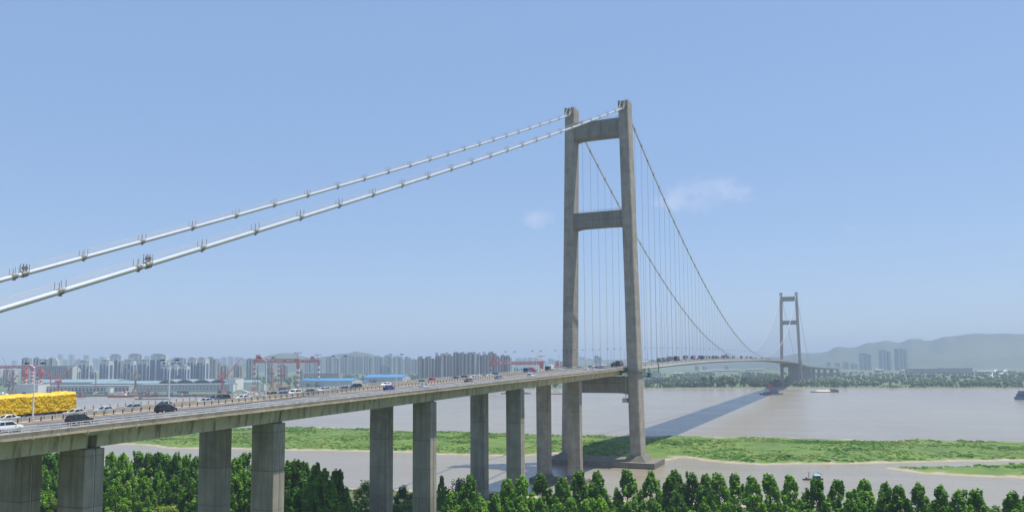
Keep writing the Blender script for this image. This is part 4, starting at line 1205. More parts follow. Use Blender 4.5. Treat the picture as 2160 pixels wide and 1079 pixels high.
for px, off, h, wd, lab in ((1733, 12, 14, .6, 'single slender tree on the far waterline right of the far tower'), (1760, 10, 16, 1.5, 'broad round tree on the far waterline behind the sand barge'), (1783, 12, 14, 1.5, 'broad tree touching the round one behind the sand barge'),
                          (1485, 60, 25, 1.1, 'tall dark tree, leftmost of the tall clump left of the dredger'), (1500, 70, 26, 1.1, 'tall dark tree, second in the tall clump left of the dredger'), (1524, 60, 24, 1.2, 'tall dark tree, third in the tall clump left of the dredger'), (1541, 80, 23, 1.2, 'tall dark tree, fourth in the tall clump left of the dredger'),
                          (1571, 70, 22, 1.1, 'tall dark tree, rightmost of the tall clump left of the dredger'), (1659, 40, 17, 1.0, 'dark tree between the legs of the far tower'), (1172, 30, 20, 1.3, 'dark tree on the far waterline left of the fifth pier pair'), (1153, 40, 17, 1.2, 'rounded tree on the far waterline left of the left tower leg')):
    pr = RN.choice(FT)
    o = dup(pr) if pr.name in _first else pr; _first.add(pr.name)
    o.location = AT(px, fshore_D(px)+off, 3.2); o.scale = (h/13*wd, h/13*wd, h/13); o.rotation_euler = (0, 0, RN.uniform(0, 6))
    tag(o, lab, 'tree', 'trees on the far bank')

# ---------------------------------------------------------------- the city and the shipyard
F = {}
F['blueglass'] = facade('blue_window_wall', (.06, .16, .29), (.02, .045, .085), 3.2, 2.6, .62, .6, .4)
F['pale'] = facade('pale_tower_wall', (.70, .71, .69), (.13, .16, .19), 3.2, 4.2, .42, .45)
F['crown'] = plain('pale_crown_render', (.55, .56, .53), .7, 0, .1, .1)
F['whitepanel'] = plain('white_panel', (.74, .74, .71), .7, 0, .06, .1)
F['slate'] = facade('slate_tower_wall', (.30, .27, .265), (.10, .10, .12), 3.1, 3.6, .5, .5)
F['slatefin'] = plain('cream_fin', (.60, .54, .47), .8, 0, .1, .1)
F['beige'] = facade('beige_tower_wall', (.42, .36, .30), (.15, .15, .15), 3.1, 3.8, .45, .45)
F['grey'] = facade('grey_tower_wall', (.36, .37, .37), (.17, .19, .21), 3.1, 3.8, .5, .5)
F['teal'] = facade('teal_tower_wall', (.25, .36, .37), (.15, .22, .25), 3.3, 3.0, .6, .6)
F['office'] = facade('office_wall', (.36, .36, .35), (.05, .07, .09), 3.6, 5.2, .5, .6)
F['hallwall'] = facade('hall_wall', (.60, .60, .57), (.16, .17, .18), 9.0, 9.5, .3, .22)
F['shedwall'] = plain('shed_cladding', (.50, .50, .51), .6, 0, .08, .05)
F['tealroof'] = plain('teal_sheet_roof', (.19, .28, .31), .5, 0, .15, .03)
F['blueroof'] = plain('bright_blue_roof', (.04, .21, .46), .5, 0, .12, .04)
F['dark'] = plain('dark_opening', (.03, .04, .045), .8, 0, .2, .1)
F['roofgrey'] = plain('grey_roof', (.32, .32, .31), .8, 0, .2, .1)
F['rust'] = plain('rusty_steel', (.16, .07, .05), .8, 0, .3, .1)
F['yard'] = plain('yard_clutter_grey', (.20, .20, .20), .8, 0, .3, .1)
F['quay'] = plain('dark_quay_wall', (.055, .065, .07), .8, 0, .3, .1)
def placeb(name, label, cat, px0, px1, D, group=None, yaw=0.0, zb=3.4):
    pc = (px0+px1)/2; p = AT(pc, D, zb)
    t = thing(name, label, cat, tuple(p), FACING+yaw, group)
    return t, (px1-px0)/FPX*D, pc
def tower_block(px0, px1, yt, D, style, label, group, yaw=None):
    rnd = random.Random(int(px0*7+yt*3))
    if yaw is None: yaw = rnd.uniform(-.2, .2)
    t, w, pc = placeb('residential_tower', label, 'building', px0, px1, D, group, yaw)
    H = ZY(yt, D, pc)-3.4; d = max(12, min(w*.8, 22)); hw = w/2*.94
    if style == 'blue':
        h2 = H*.80
        mb = MB(); mb.box(-hw, hw, -d/2, d/2, 0, h2); mb.box(-hw*.96, hw*.96, -d/2*.96, d/2*.96, h2, H-5)
        t2 = mb.build('wall', F['pale'], t)
        for a, b in ((-.97, -.38), (-.14, .34), (.6, .93)):
            mb = MB(); mb.box(a*hw, b*hw, -d/2-.7, -d/2+.4, 0, h2*(.98 if a < 0 else .9)); mb.build('window_bank', F['blueglass'], t)
        for s in (-1, 1):
            mb = MB(); mb.box(s*hw-.5, s*hw+.5, -d*.25, d*.25, 0, h2*.95); mb.build('window_bank', F['blueglass'], t)
        mb = MB()
        for a, b in ((-.36, -.16), (.36, .6)): mb.box(a*hw, b*hw, -d/2-1.0, -d/2+.3, h2*.78, H-7)
        mb.build('white_panel', F['whitepanel'], t)
        mb = MB(); mb.box(-hw*.7, hw*.45, -d*.35, d*.35, H-5, H-1.8); mb.build('roof', F['crown'], t)
        mb = MB(); mb.box(-hw*.98, hw*.62, -d/2*1.05, d/2*1.05, H-2.2, H-1.4); mb.box(-hw*.35, hw*.1, -d*.2, d*.2, H-1.4, H); mb.build('crown_slab', F['crown'], t)
    else:
        wall, fin = {'slate': ('slate', 'slatefin'), 'beige': ('beige', 'crown'), 'grey': ('grey', 'crown'), 'teal': ('teal', 'crown'), 'pale': ('pale', 'crown')}[style]
        mb = MB(); k = .25*rnd.uniform(-1, 1)
        mb.box(-hw, k*hw, -d/2, d/2, 0, H-3); mb.box(k*hw, hw, -d/2+1.6, d/2-.5, 0, H-rnd.choice((3, 5, 7)))
        mb.build('wall', F[wall], t)
        n = 3 if w > 26 else 2
        for q in range(n):
            a = -hw+2*hw*(q+rnd.uniform(.35, .8))/n
            mb = MB(); mb.box(a-w*.03-.4, a+w*.03+.4, -d/2-.9, -d/2+1.9, 0, H-rnd.uniform(4, 9)); mb.build('fin', F[fin], t)
        for q in range(2):
            a = -hw+2*hw*(q+rnd.uniform(.15, .35))/2
            mb = MB(); mb.box(a-1.3, a+1.3, -d/2-.25, -d/2+1.9, 3, H-6); mb.build('window_bank', F['dark'] if style != 'pale' else F['blueglass'], t)
        mb = MB(); mb.box(-hw*.5, hw*.2, -d*.3, d*.3, H-3, H); mb.box(-hw*.9, -hw*.6, -d*.2, d*.2, H-3, H-1.2); mb.build('roof', F[wall], t)
    return t
BL = [(161, 167, 774, 2180), (167, 191, 758, 2200), (191, 200, 775, 2160), (213, 235, 756.5, 2190), (232, 256, 745.4, 2260), (262, 284, 756, 2190), (271, 301, 744.6, 2270), (293, 317, 756, 2190), (318, 353, 744.6, 2200), (340, 361, 768, 2140),
      (359, 379, 768, 2150), (362, 397, 752.7, 2260), (380, 398, 768, 2140), (397, 418, 752, 2190), (418, 438, 752, 2180)]
for i, (a, b, y, D) in enumerate(BL):
    tower_block(a, b, y, D, 'blue', 'blue glass high-rise with pale crown behind the shipyard, %s from the left' % nth(i), 'blue high-rises behind the shipyard')
LG = [(-20, 4, 771, 2300, 'pale'), (8, 20, 777, 2300, 'grey'), (22, 34, 776, 2350, 'pale'), (47, 63, 753, 2400, 'grey'), (71, 86, 753, 2380, 'grey'), (87, 104, 754, 2400, 'pale'), (103, 113, 753, 2390, 'grey'), (112, 123, 754, 2420, 'pale')]
for i, (a, b, y, D, st) in enumerate(LG):
    tower_block(a, b, y, D, st, 'grey white high-rise behind the left gantry crane, %s from the left edge' % nth(i), 'high-rises behind the left gantry crane')
BG = [(438, 457, 753, 2500, 'beige'), (467, 485, 769, 2300, 'beige'), (494, 512, 768, 2350, 'beige'), (521, 536, 754.5, 2450, 'grey'), (560, 578, 762, 2500, 'grey'), (591, 607, 766, 2400, 'beige'), (456, 466, 763, 2700, 'beige'), (633, 640, 778, 2300, 'beige')]
for i, (a, b, y, D, st) in enumerate(sorted(BG)):
    tower_block(a, b, y, D, st, 'brownish tower block around the red cranes, %s from the left' % nth(i), 'brownish tower blocks around the cranes')
FA = [(25, 35, 759, 6500), (122, 131, 746, 6600), (133, 144, 757, 6500), (145, 156, 746.7, 6600), (157, 174, 757, 6600), (176, 187, 748, 6400), (195, 211, 755, 6500), (210, 222, 751, 6600), (222, 233, 757, 6500), (256, 264, 757, 6500), (302, 315, 750, 6600), (353, 366, 757, 6500), (437, 449, 751, 6500),
      (451, 466, 755, 6600), (467, 479, 752, 6400), (481, 493, 751, 6500), (495, 508, 752, 6450), (508, 521, 755, 6500), (537, 552, 757, 6500), (553, 566, 758, 6400), (580, 592, 757, 6500), (606, 620, 758, 6400), (621, 634, 758, 6500)]
for i, (a, b, y, D) in enumerate(FA):
    tower_block(a, b, y, D, RN.choice(('grey', 'teal', 'grey')), 'faint hazy high-rise on the left skyline, %s from the left' % nth(i), 'hazy high-rises of the left skyline')
FB = [(643, 660, 754, 3700), (661, 679, 754, 3750), (687, 701, 750.6, 3700), (703, 717, 752, 3650), (718, 734, 749, 3750), (735, 750, 749.5, 3700), (751, 766, 750, 3700), (767, 787, 749.5, 3650), (789, 808, 749.5, 3700), (810, 827, 748, 3700), (829, 850, 749.5, 3650), (853, 867, 751, 3700), (868, 881, 756, 3700)]
for i, (a, b, y, D) in enumerate(FB):
    tower_block(a, b, y, D, 'grey', 'hazy grey tower block between the shipyard and the slate towers, %s from the left' % nth(i), 'hazy grey tower blocks of the middle skyline', .15)
tower_block(802, 828, 769, 2800, 'teal', 'low teal tower block above the blue roofed shed', None)
SL = [(881, 897, 750.6, 2250), (897, 918, 750.6, 2260), (918, 929, 746.7, 2270), (928, 943, 744.6, 2250), (943, 957, 746, 2260), (956, 971, 741.5, 2280), (971, 985, 741.5, 2250), (985, 1003, 742, 2260), (1005, 1019, 743.6, 2270), (1018, 1031, 745, 2250), (1030, 1047, 741, 2280), (1046, 1057, 749.5, 2250), (1056, 1068, 747.5, 2270), (1067, 1079, 748.5, 2250)]
for i, (a, b, y, D) in enumerate(SL):
    tower_block(a, b, y, D, 'slate', 'slate brown high-rise with cream fins left of the red gantry, %s from the left' % nth(i), 'slate brown high-rises', .22)
FC = [(1084, 1096, 772, 2700), (1097, 1110, 773, 2750), (1112, 1122, 772, 2700), (1124, 1135, 774, 2750)]
for i, (a, b, y, D) in enumerate(FC):
    tower_block(a, b, y, D, 'pale', 'low pale blue block seen under the red gantry beam, %s from the left' % nth(i), 'low blocks under the gantry beam', .1)
FD = [(1087, 1103, 754, 6500), (1104, 1112, 753, 6500), (1113, 1124, 753, 6400), (1125, 1138, 754, 6500), (1140, 1153, 758, 6400), (1156, 1170, 755, 6400), (1171, 1187, 759, 3300), (1221, 1234, 751, 6500), (1238, 1253, 755, 6400), (1254, 1269, 749, 3700), (1270, 1284, 758, 6400), (1285, 1297, 759, 6500)]
for i, (a, b, y, D) in enumerate(FD):
    tower_block(a, b, y, D, RN.choice(('grey', 'teal')), 'faint hazy block on the skyline around the left tower leg, %s from the left' % nth(i), 'hazy blocks around the left tower leg')
for a, b, y, D, w in ((1814, 1838, 743.5, 3900, 'leftmost and lowest'), (1856, 1880, 737.5, 3800, 'middle'), (1889, 1914, 734, 3800, 'rightmost and tallest')):
    tower_block(a, b, y, D, 'teal', '%s of the three hazy tower blocks in front of the hills' % w, 'three hazy towers before the hills', .1)
for i, (a, b, y, D) in enumerate(((1745, 1752, 762, 4300), (1762, 1772, 763, 4300), (1779, 1790, 762, 4200), (1796, 1808, 765, 4200), (1466, 1474, 770, 4200), (1482, 1490, 771, 4300), (1529, 1537, 770, 4400))):
    tower_block(a, b, y, D, 'grey', 'tiny hazy block low before the distant hills, %s counted along the bank' % nth(i), 'tiny blocks before the hills')

def block(name, label, cat, px0, px1, yt, D, wall, depth=30, yaw=0.0, roof=None, group=None, rows=0, zb=3.4):
    """a long building: walls, flat or gabled roof, rows of windows as their own pieces when they show"""
    t, w, pc = placeb(name, label, cat, px0, px1, D, group, yaw, zb)
    H = ZY(yt, D, pc)-zb; hw = w/2
    if roof:
        e = H*(.78 if H > 8 else .7)
        mb = MB(); mb.box(-hw, hw, -depth/2, depth/2, 0, e)
        for s in (-1, 1): mb.add([(s*(hw-.02), -depth/2, e), (s*(hw-.02), depth/2, e), (s*(hw-.02), 0, H), (s*(hw-.4), -depth/2, e), (s*(hw-.4), depth/2, e), (s*(hw-.4), 0, H)], [(0, 1, 2), (5, 4, 3)])
        mb.build('wall', F[wall], t)
        mb = MB()
        for s in (-1, 1):
            mb.hexa([(-hw-.6, s*(depth/2+.8), e-.35), (hw+.6, s*(depth/2+.8), e-.35), (hw+.6, 0, H), (-hw-.6, 0, H), (-hw-.6, s*(depth/2+.8), e), (hw+.6, s*(depth/2+.8), e), (hw+.6, 0, H+.35), (-hw-.6, 0, H+.35)])
        mb.build('roof', F[roof], t)
    else:
        mb = MB(); mb.box(-hw, hw, -depth/2, depth/2, 0, H-.6); mb.build('wall', F[wall], t)
        mb = MB(); mb.box(-hw-.4, hw+.4, -depth/2-.4, depth/2+.4, H-.6, H); mb.build('roof', F['roofgrey'], t)
    return t, hw, H, depth
def wins(t, hw, z0, z1, n, depth, frac=.5, mat='dark'):
    for k in range(n):
        a = -hw+2*hw*(k+.5)/n; q = hw/n*frac
        mb = MB(); mb.box(a-q, a+q, -depth/2-.25, -depth/2+.2, z0, z1); mb.build('window', F[mat], t)
block('office_building', 'wide grey office building behind the left gantry crane', 'building', 74, 149, 771, 1950, 'office', 40)
t, hw, H, dp = block('stair_tower', 'slim white tower block at the right end of the grey office building', 'building', 148, 156.5, 770, 1940, 'crown', 20)
for a in (-.5, 0, .5): 
    mb = MB(); mb.box(a*hw-.5, a*hw+.5, -10.3, -9.8, 2, H-7); mb.build('window_bank', F['dark'], t)
block('boat_shed', 'small white grey shed left of the long teal roofed hall', 'building', 41, 92, 809, 1590, 'whitepanel', 40)
block('assembly_hall', 'large teal roofed hall behind the red portal crane', 'building', 92, 262, 799.5, 1800, 'shedwall', 120, 0, 'tealroof')
t, hw, H, dp = block('shipyard_hall', 'low long hall with two rows of small windows left of the brown portal crane', 'building', 100, 282, 812, 1620, 'shedwall', 40)
wins(t, hw, H-6, H-4.2, 24, dp, .35); wins(t, hw, 3, 6.5, 24, dp, .5)
t, hw, H, dp = block('shipyard_hall', 'long white hall with two rows of small windows behind the second lamp', 'building', 296, 493, 809, 1620, 'shedwall', 40)
wins(t, hw, H-5, H-3.4, 27, dp, .3); wins(t, hw, H-9.8, H-8.0, 27, dp, .3)
block('assembly_hall', 'teal roofed hall between the blue glass towers and the long halls', 'building', 205, 352, 803, 1740, 'shedwall', 60, 0, 'tealroof')
# arched hall with four dark openings
t, w, pc = placeb('arched_hall', 'hall with four dark arched openings under a wavy teal roof', 'building', 345, 487, 1720)
H = ZY(797, 1720, pc)-3.4; hw = w/2
mb = MB(); mb.box(-hw, hw, -20, 30, 0, H*.42)
for k in range(5): a = -hw+2*hw*k/4; mb.box(a-1.2, a+1.2, -20, 30, H*.42, H*.66)
mb.build('wall', F['shedwall'], t)
for k in range(4):
    a0 = -hw+2*hw*k/4; a1 = a0+hw/2; c = (a0+a1)/2
    ring = lambda y, dz: [(a0+(a1-a0)*j/8, y, H*.64+H*.2*math.sin(math.pi*j/8)+dz) for j in range(9)]
    mb = MB(); bot, top = ring(-23, 0), ring(-23, H*.06); 
    rings = [ring(-23, 0)+ring(-23, H*.07)[::-1], ring(32, 0)+ring(32, H*.07)[::-1]]
    mb.ring_loft(rings); mb.build('roof', F['tealroof'], t)
    mb = MB(); rings = [[(x, y, z) for x, _, z in ring(0, -.2)]+[(a1-1.2, y, H*.42), (a0+1.2, y, H*.42)] for y in (-19, 29)]
    mb.ring_loft(rings); mb.build('opening', F['dark'], t)
block('white_block', 'plain white block at the right end of the arched hall', 'building', 483, 505, 797, 1680, 'whitepanel', 50)
block('workshop', 'white ended workshop right of the red portal crane, under the gantry leg', 'building', 497, 545, 801, 1740, 'whitepanel', 60, .35, 'tealroof')
block('gatehouse', 'small white house with yellow windows right of the long white hall', 'building', 485, 494, 808, 1590, 'whitepanel', 12)
t, hw, H, dp = block('blue_roof_shed', 'wide low shed with bright blue roof, left of two', 'building', 642, 756, 797.5, 1860, 'shedwall', 70, -.16, 'blueroof', 'two blue roofed sheds')
t, hw, H, dp = block('blue_roof_shed', 'tall shed with bright blue roof and dark lettering, right of two', 'building', 776, 859, 789.5, 1980, 'shedwall', 70, -.16, 'blueroof', 'two blue roofed sheds')
def lettering(txt, size, mat, parent, x, y, z, width=None, ry=0, extrude=.1, name='lettering'):
    cu = bpy.data.curves.new('lettering_curve', 'FONT'); cu.body = txt; cu.size = size; cu.align_x = 'CENTER'; cu.align_y = 'CENTER'; cu.extrude = extrude
    tmp = bpy.data.objects.new('tmp', cu); COL.objects.link(tmp)
    dg = bpy.context.evaluated_depsgraph_get(); me = bpy.data.meshes.new_from_object(tmp.evaluated_get(dg))
    bpy.data.objects.remove(tmp); me.materials.clear(); me.materials.append(mat)
    if width and len(me.vertices):
        xs = [v.co.x for v in me.vertices]; k = width/max(.01, max(xs)-min(xs))
        for v in me.vertices: v.co.x *= k
    o = link_mesh(name, me, parent); o.location = (x, y, z); o.rotation_euler = (math.pi/2, 0, ry)
    return o
lettering('LNBL  PSOB', 4.2, F['dark'], t, -hw*.55, -dp/2-.3, H*.52)
block('roof_annex', 'low grey annex with a blue edged roof between the two blue roofed sheds', 'building', 756, 782, 802, 1960, 'shedwall', 30, 0, 'blueroof')
block('open_shed', 'dark open shed with a rusty sheet roof under the middle gantry crane', 'building', 591, 609, 813, 1600, 'rust', 26, 0, 'rust')
block('hangar_box', 'small dark fronted hangar below the rusty roof', 'building', 592, 606, 815, 1570, 'quay', 14)
block('white_hut', 'small white hut left of the rusty shed', 'building', 552, 559, 808, 1640, 'whitepanel', 10)
block('site_office', 'pale low office behind the middle gantry crane, left one', 'building', 635, 700, 786, 2500, 'beige', 30)
block('site_office', 'long low brick coloured building behind the first blue roofed shed', 'building', 670, 720, 785.5, 2350, 'beige', 30)
block('silo_block', 'white silo like block on the quay behind the red white ship', 'building', 226, 236, 816, 1570, 'whitepanel', 14)
t, hw, H, dp = block('factory', 'white factory with window rows on the far bank right of the right tower leg', 'building', 1354, 1393, 788, 2150, 'pale', 40, 0)
block('stair_tower', 'bright white end block of the far bank factory', 'building', 1393, 1399, 787, 2140, 'whitepanel', 30)
block('farm_shed', 'low white shed just right of the far bank factory', 'building', 1406, 1427, 797, 2150, 'whitepanel', 14, 0, 'roofgrey')
block('factory', 'long dark slab factory before the hills, left half', 'building', 1918, 1976, 776, 3000, 'slate', 60)
block('factory', 'long dark slab factory before the hills, right half', 'building', 1988, 2042, 775, 3050, 'slate', 60)
block('riverside_depot', 'dark red brick depot at the right edge of the far bank', 'building', 2125, 2190, 793, 2250, 'rust', 40)
block('depot_tower', 'small dark tower behind the dark red brick depot', 'building', 2152, 2164, 786, 2350, 'quay', 16)
for i, (a, b, y, D) in enumerate(((1845, 1862, 778, 3300), (1900, 1915, 779, 3200), (2060, 2095, 781, 2900), (2072, 2090, 804, 1990), (1738, 1748, 809, 1900), (1420, 1445, 785, 2900), (1500, 1560, 779, 3700), (1640, 1655, 803, 2050), (1476, 1500, 781, 3300), (1575, 1610, 777, 3900), (2020, 2040, 806, 1960))):
    block('village_house', 'small pale roofed house among the far bank trees, %s in the list along the bank' % nth(i), 'house', a, b, y, D, 'beige', 14, 0, 'roofgrey', 'small houses on the far bank')
# a road climbing away between the trees at the right
mb = MB()
for a, b, wv in ((2096, 2104, 0), (2108, 2126, 0)):
    p0, p1, p2, p3 = AT(a-12, 2250, 4.6), AT(a-3, 2250, 4.6), AT(b, 3500, 9), AT(b-6, 3500, 9)
    mb.add([p0, p1, p2, p3], [(0, 1, 2, 3)])
tag(mb.build('road', F['shedwall']), kind='structure')

# ---------------------------------------------------------------- cranes
def striped(mb, x, y, z0, z1, a0, b0, a1, b1, n, dx=0.0, dy=0.0):
    for k in range(n):
        t0, t1 = k/n, (k+1)/n
        mb.taper(x+dx*t0, y+dy*t0, z0+(z1-z0)*t0, z0+(z1-z0)*t1-.02, a0+(a1-a0)*t0, b0+(b1-b0)*t0, a0+(a1-a0)*t1, b0+(b1-b0)*t1, k % 2, dx*(t1-t0), dy*(t1-t0))
def gantry(label, px0, px1, yt, yb, D, txt, mat='redfade', legR=1, small=None, zb=3.6, txtw=.62, mast=True, house=.1, n=9, legw=3.0):
    t, w, pc = placeb('gantry_crane', label, 'gantry crane', px0, px1, D, 'portal gantry cranes of the shipyards', 0, zb)
    zt = ZY(yt, D, pc)-zb; zg = ZY(yb, D, pc)-zb; hw = w/2; red, wh = M[mat], M['white']
    mb = MB(); mb.box(-hw, hw, -3.2, 3.2, zg, zt); g = mb.build('girder', red, t)
    mb = MB()
    for k in range(25): x = -hw+w*k/24; mb.bar((x, -3.1, zt), (x, -3.1, zt+2), .22)
    mb.bar((-hw, -3.1, zt+2), (hw, -3.1, zt+2), .2); mb.build('railing', M['steel'], g)
    for s in (1, -1):
        if s == legR:                                     # rigid box leg
            mb = MB(); x = s*(hw-legw-.6)
            mb.taper(x, 0, zg*.86, zg, legw*.95, 3.4, legw*1.15, 3.4, 0)
            striped(mb, x, 0, 4, zg*.86, legw*.55, 2.4, legw*.95, 3.4, n)
            lg = mb.build('leg', [red, wh], t)
            mb = MB(); mb.box(x-4, x+4, -9, 9, 1.5, 4); [mb.box(x-3, x+3, y-2, y+2, 0, 1.5) for y in (-7, 7)]; mb.build('bogie', red, lg)
        else:                                             # slim A shaped leg
            for e in (-1, 1):
                mb = MB(); x = s*(hw-2.2)
                striped(mb, x+e*.6, e*7, 3, zg, 1.1, 1.1, 1.0, 1.0, n+2, -e*.6, -e*5.5)
                mb.build('leg', [red, wh], t)
            mb = MB(); mb.box(x-2.2, x+2.2, -9, 9, 0, 3); mb.build('bogie', red, t)
    mb = MB(); hx = -hw+w*house; mb.box(hx-4.2, hx+4.2, -4, 4, zt+.4, zt+4.6); mb.box(hx-3.4, hx+4.0, -3.5, 3.5, zt+4.6, zt+8.2); mb.box(hx+4.2, hx+8.0, -3, 3, zt+.4, zt+2.6)
    mb.build('trolley_house', red, t)
    if mast:
        mb = MB(); x = hw-6; mb.bar((x, 0, zt), (x, 0, zt+11), .9); mb.box(x-6.5, x+9, -.7, .7, zt+11, zt+12.3); mb.box(x-6.5, x-3.5, -1.2, 1.2, zt+10, zt+12.5); mb.bar((x, 0, zt+11), (x+5, 0, zt+12), .5)
        mb.build('service_crane', red, t)
    if txt: lettering(txt, (zt-zg)*.72, M['white'], g, 0 if not small else 0, -3.35, (zt+zg)/2, w*txtw)
    if small:
        for st, sx, sw in small: lettering(st, (zt-zg)*.36, M['white'], g, sx*hw, -3.35, (zt+zg)/2-.6, w*sw)
    return t
gantry('tall red and white gantry crane with white Chinese lettering, nearest of the middle pair', 533.5, 632, 756.2, 764.5, 1620, '江苏省镇江船厂集团', 'redfade', 1, None, 3.6, .74)
gantry('red gantry crane partly behind the tall lettered one', 585, 674.5, 758.5, 764.5, 1850, '江  船  厂', 'redfade', 1, None, 3.6, .5, True, .82, 8, 2.2)
gantry('bright red gantry crane at the left edge with thick banded leg', -75, 70.5, 770.5, 776.5, 1720, '中国船舶镇江船厂制造公司', 'red', 1, None, 3.6, .86, False, .2, 10, 3.0)
gantry('crimson gantry crane with ten white characters, beside the slate towers', 1034, 1147, 761.5, 768.5, 1860, '镇江国家高新区欢迎您', 'red', 1, [('中国镇江', -.82, .07), ('88 85 67', .83, .075)], 3.6, .68, True, .06, 7, 4.2)
gantry('small crimson gantry crane just left of the left tower leg', 1166, 1200, 770.5, 775, 2050, '镇江船', 'red', 1, None, 3.6, .8, False, .3, 6, 2.4)
gantry('small red gantry crane low between the left crane and the office, left one', 46, 56, 788, 791, 1650, None, 'red', 1, None, 3.6, .5, False, .3, 7, 1.4)
gantry('small red gantry crane low in front of the office, right of the thick banded leg', 74, 88, 786, 789, 1660, None, 'red', 1, None, 3.6, .5, False, .7, 7, 1.2)
def portal_crane(label, px, ybase, D, ycab, tip, mat, cabmat, cw=1.0):
    """level luffing quay crane: portal, column, cab, mast and a long lattice jib"""
    p = AT(px, D, 3.6); t = thing('portal_crane', label, 'crane', tuple(p), FACING, 'portal cranes along the quay')
    zc = ZY(ycab, D, px)-3.6; red = M[mat]
    mb = MB()
    for sx in (-1, 1):
        for sy in (-1, 1): mb.bar((sx*5.5*cw, sy*4.5, 0), (sx*2.0*cw, sy*2, zc*.32), 1.1)
    mb.box(-6.3*cw, 6.3*cw, -5.2, -3.9, 0, 1.4); mb.box(-6.3*cw, 6.3*cw, 3.9, 5.2, 0, 1.4); mb.box(-2.4*cw, 2.4*cw, -2.4, 2.4, zc*.3, zc*.36)
    mb.build('portal', red, t)
    mb = MB(); mb.tube([(0, 0, zc*.34), (0, 0, zc*.98)], [2.1*cw, 1.5*cw], 10); mb.build('column', red, t)
    mb = MB(); mb.box(-4.6*cw, 4.6*cw, -2.6, 2.6, zc, zc+3.4); mb.box(-6.4*cw, -4.4*cw, -2, 2, zc+.6, zc+2.8); mb.box(4.4*cw, 6*cw, -1.2, 1.2, zc+.8, zc+2.6)
    cb = mb.build('cab', M[cabmat], t)
    mb = MB(); mb.box(4.7*cw, 6.1*cw, -1.3, -1.15, zc+1.2, zc+2.2); mb.build('cab_window', M['glass'], cb)
    mh = zc+3.4+11
    tx = (tip[0]-px)/FPX*D; tz = ZY(tip[1], D, tip[0])-3.6; s = 1 if tx > 0 else -1
    mb = MB()
    for sy in (-1.6, 1.6): mb.bar((s*1.5, sy, zc+3.4), (-s*1.0, sy*.3, mh), .5); mb.bar((-s*3.5, sy, zc+3.4), (-s*1.0, sy*.3, mh), .45)
    mb.box(-s*1.0-.8, -s*1.0+.8, -.8, .8, mh-.4, mh+.9); mb.build('mast', red, t)
    mb = MB(); a = Vector((s*3, 0, zc+3.0)); b = Vector((tx, 0, tz)); nn = 12
    for off in ((-1, .0), (1, .0), (0, 1.7)):
        q = Vector((0, off[0]*1.0, off[1])); mb.bar(a+q, b+q*.25, .36)
    for k in range(nn):
        u, v = k/nn, (k+1)/nn
        mb.bar(a.lerp(b, u)+Vector((0, -1*(1-.75*u), 0)), a.lerp(b, v)+Vector((0, 0, 1.7*(1-.75*v))), .22)
        mb.bar(a.lerp(b, u)+Vector((0, 1*(1-.75*u), 0)), a.lerp(b, v)+Vector((0, 0, 1.7*(1-.75*v))), .22)
    mb.bar(Vector((-s*1, 0, mh)), a.lerp(b, .55), .18); mb.build('jib', red, t)
    mb = MB(); mb.box(-s*7-1.6, -s*7+1.6, -1.6, 1.6, zc+5.5, zc+8.5); mb.bar((-s*7, 0, zc+8), (-s*1, 0, mh), .3); mb.build('counterweight', M[cabmat], t)
    return t
portal_crane('red portal crane with jib raised to the right, above the yellow lorry', 122.5, 828, 1540, 806, (165, 757), 'red', 'red')
portal_crane('brown portal crane with dull yellow cab and jib leaning left', 285, 826, 1540, 800, (254, 762), 'brown', 'yellowcab')
portal_crane('bright red portal crane with pyramid base at the end of the white hall', 469, 825, 1540, 800, (510, 753), 'red', 'red', .9)
portal_crane('rusty portal crane under the left half of the tall gantry', 573, 818, 1600, 789, (573.5, 775), 'redfade', 'brown', .8)
portal_crane('rusty portal crane under the middle of the tall gantry', 593, 815, 1630, 793, (592, 762), 'redfade', 'redfade', .8)
portal_crane('small brown portal crane left of the first lamp', 27, 824, 1560, 800, (2, 753), 'brown', 'brown', .9)
portal_crane('small brown portal crane with folded jib beside the left gantry leg', 18, 824, 1570, 806, (12, 787), 'brown', 'brown', .8)
portal_crane('pale red portal crane with tall folded jib in front of the office', 106, 806, 1690, 797, (113, 784), 'redfade', 'redfade', .6)
def mast(label, px, yb, yt, D, mat='steel', w=1.0, cat='mast'):
    p = AT(px, D, 3.6); t = thing('lattice_mast', label, cat, tuple(p), FACING)
    H = ZY(yt, D, px)-3.6; mb = MB()
    for a, b in ((-1, -1), (1, -1), (1, 1), (-1, 1)): mb.bar((a*w, b*w, 0), (a*w*.3, b*w*.3, H), .3)
    for k in range(10):
        z0, z1 = H*k/10, H*(k+1)/10; q0, q1 = w*(1-.7*k/10), w*(1-.7*(k+1)/10)
        mb.bar((-q0, -q0, z0), (q1, -q1, z1), .2); mb.bar((q0, q0, z0), (-q1, q1, z1), .2)
    mb.build('frame', M[mat], t)
    mb = MB(); mb.box(-w*1.6, w*1.6, -w, w, H*.62, H*.62+.5); mb.build('platform', M[mat], t)
mast('dark lattice mast on the quay between red and brown portal cranes', 201, 828, 788, 1545, 'brown', 1.4)
mast('thin dark mast inside the left leg of the tall gantry', 543, 818, 770, 1600, 'gantry', 1.2)
mast('dark mast between the two blue roofed sheds', 765, 806, 788, 1900, 'gantry', .8)
mast('thin pale mast between the trees left of the far tower', 1516, 812, 790, 1990, 'lampwhite', .8)
mast('thin pale mast on the far bank above the white sheds', 1444, 797, 774, 2400, 'lampwhite', .8)

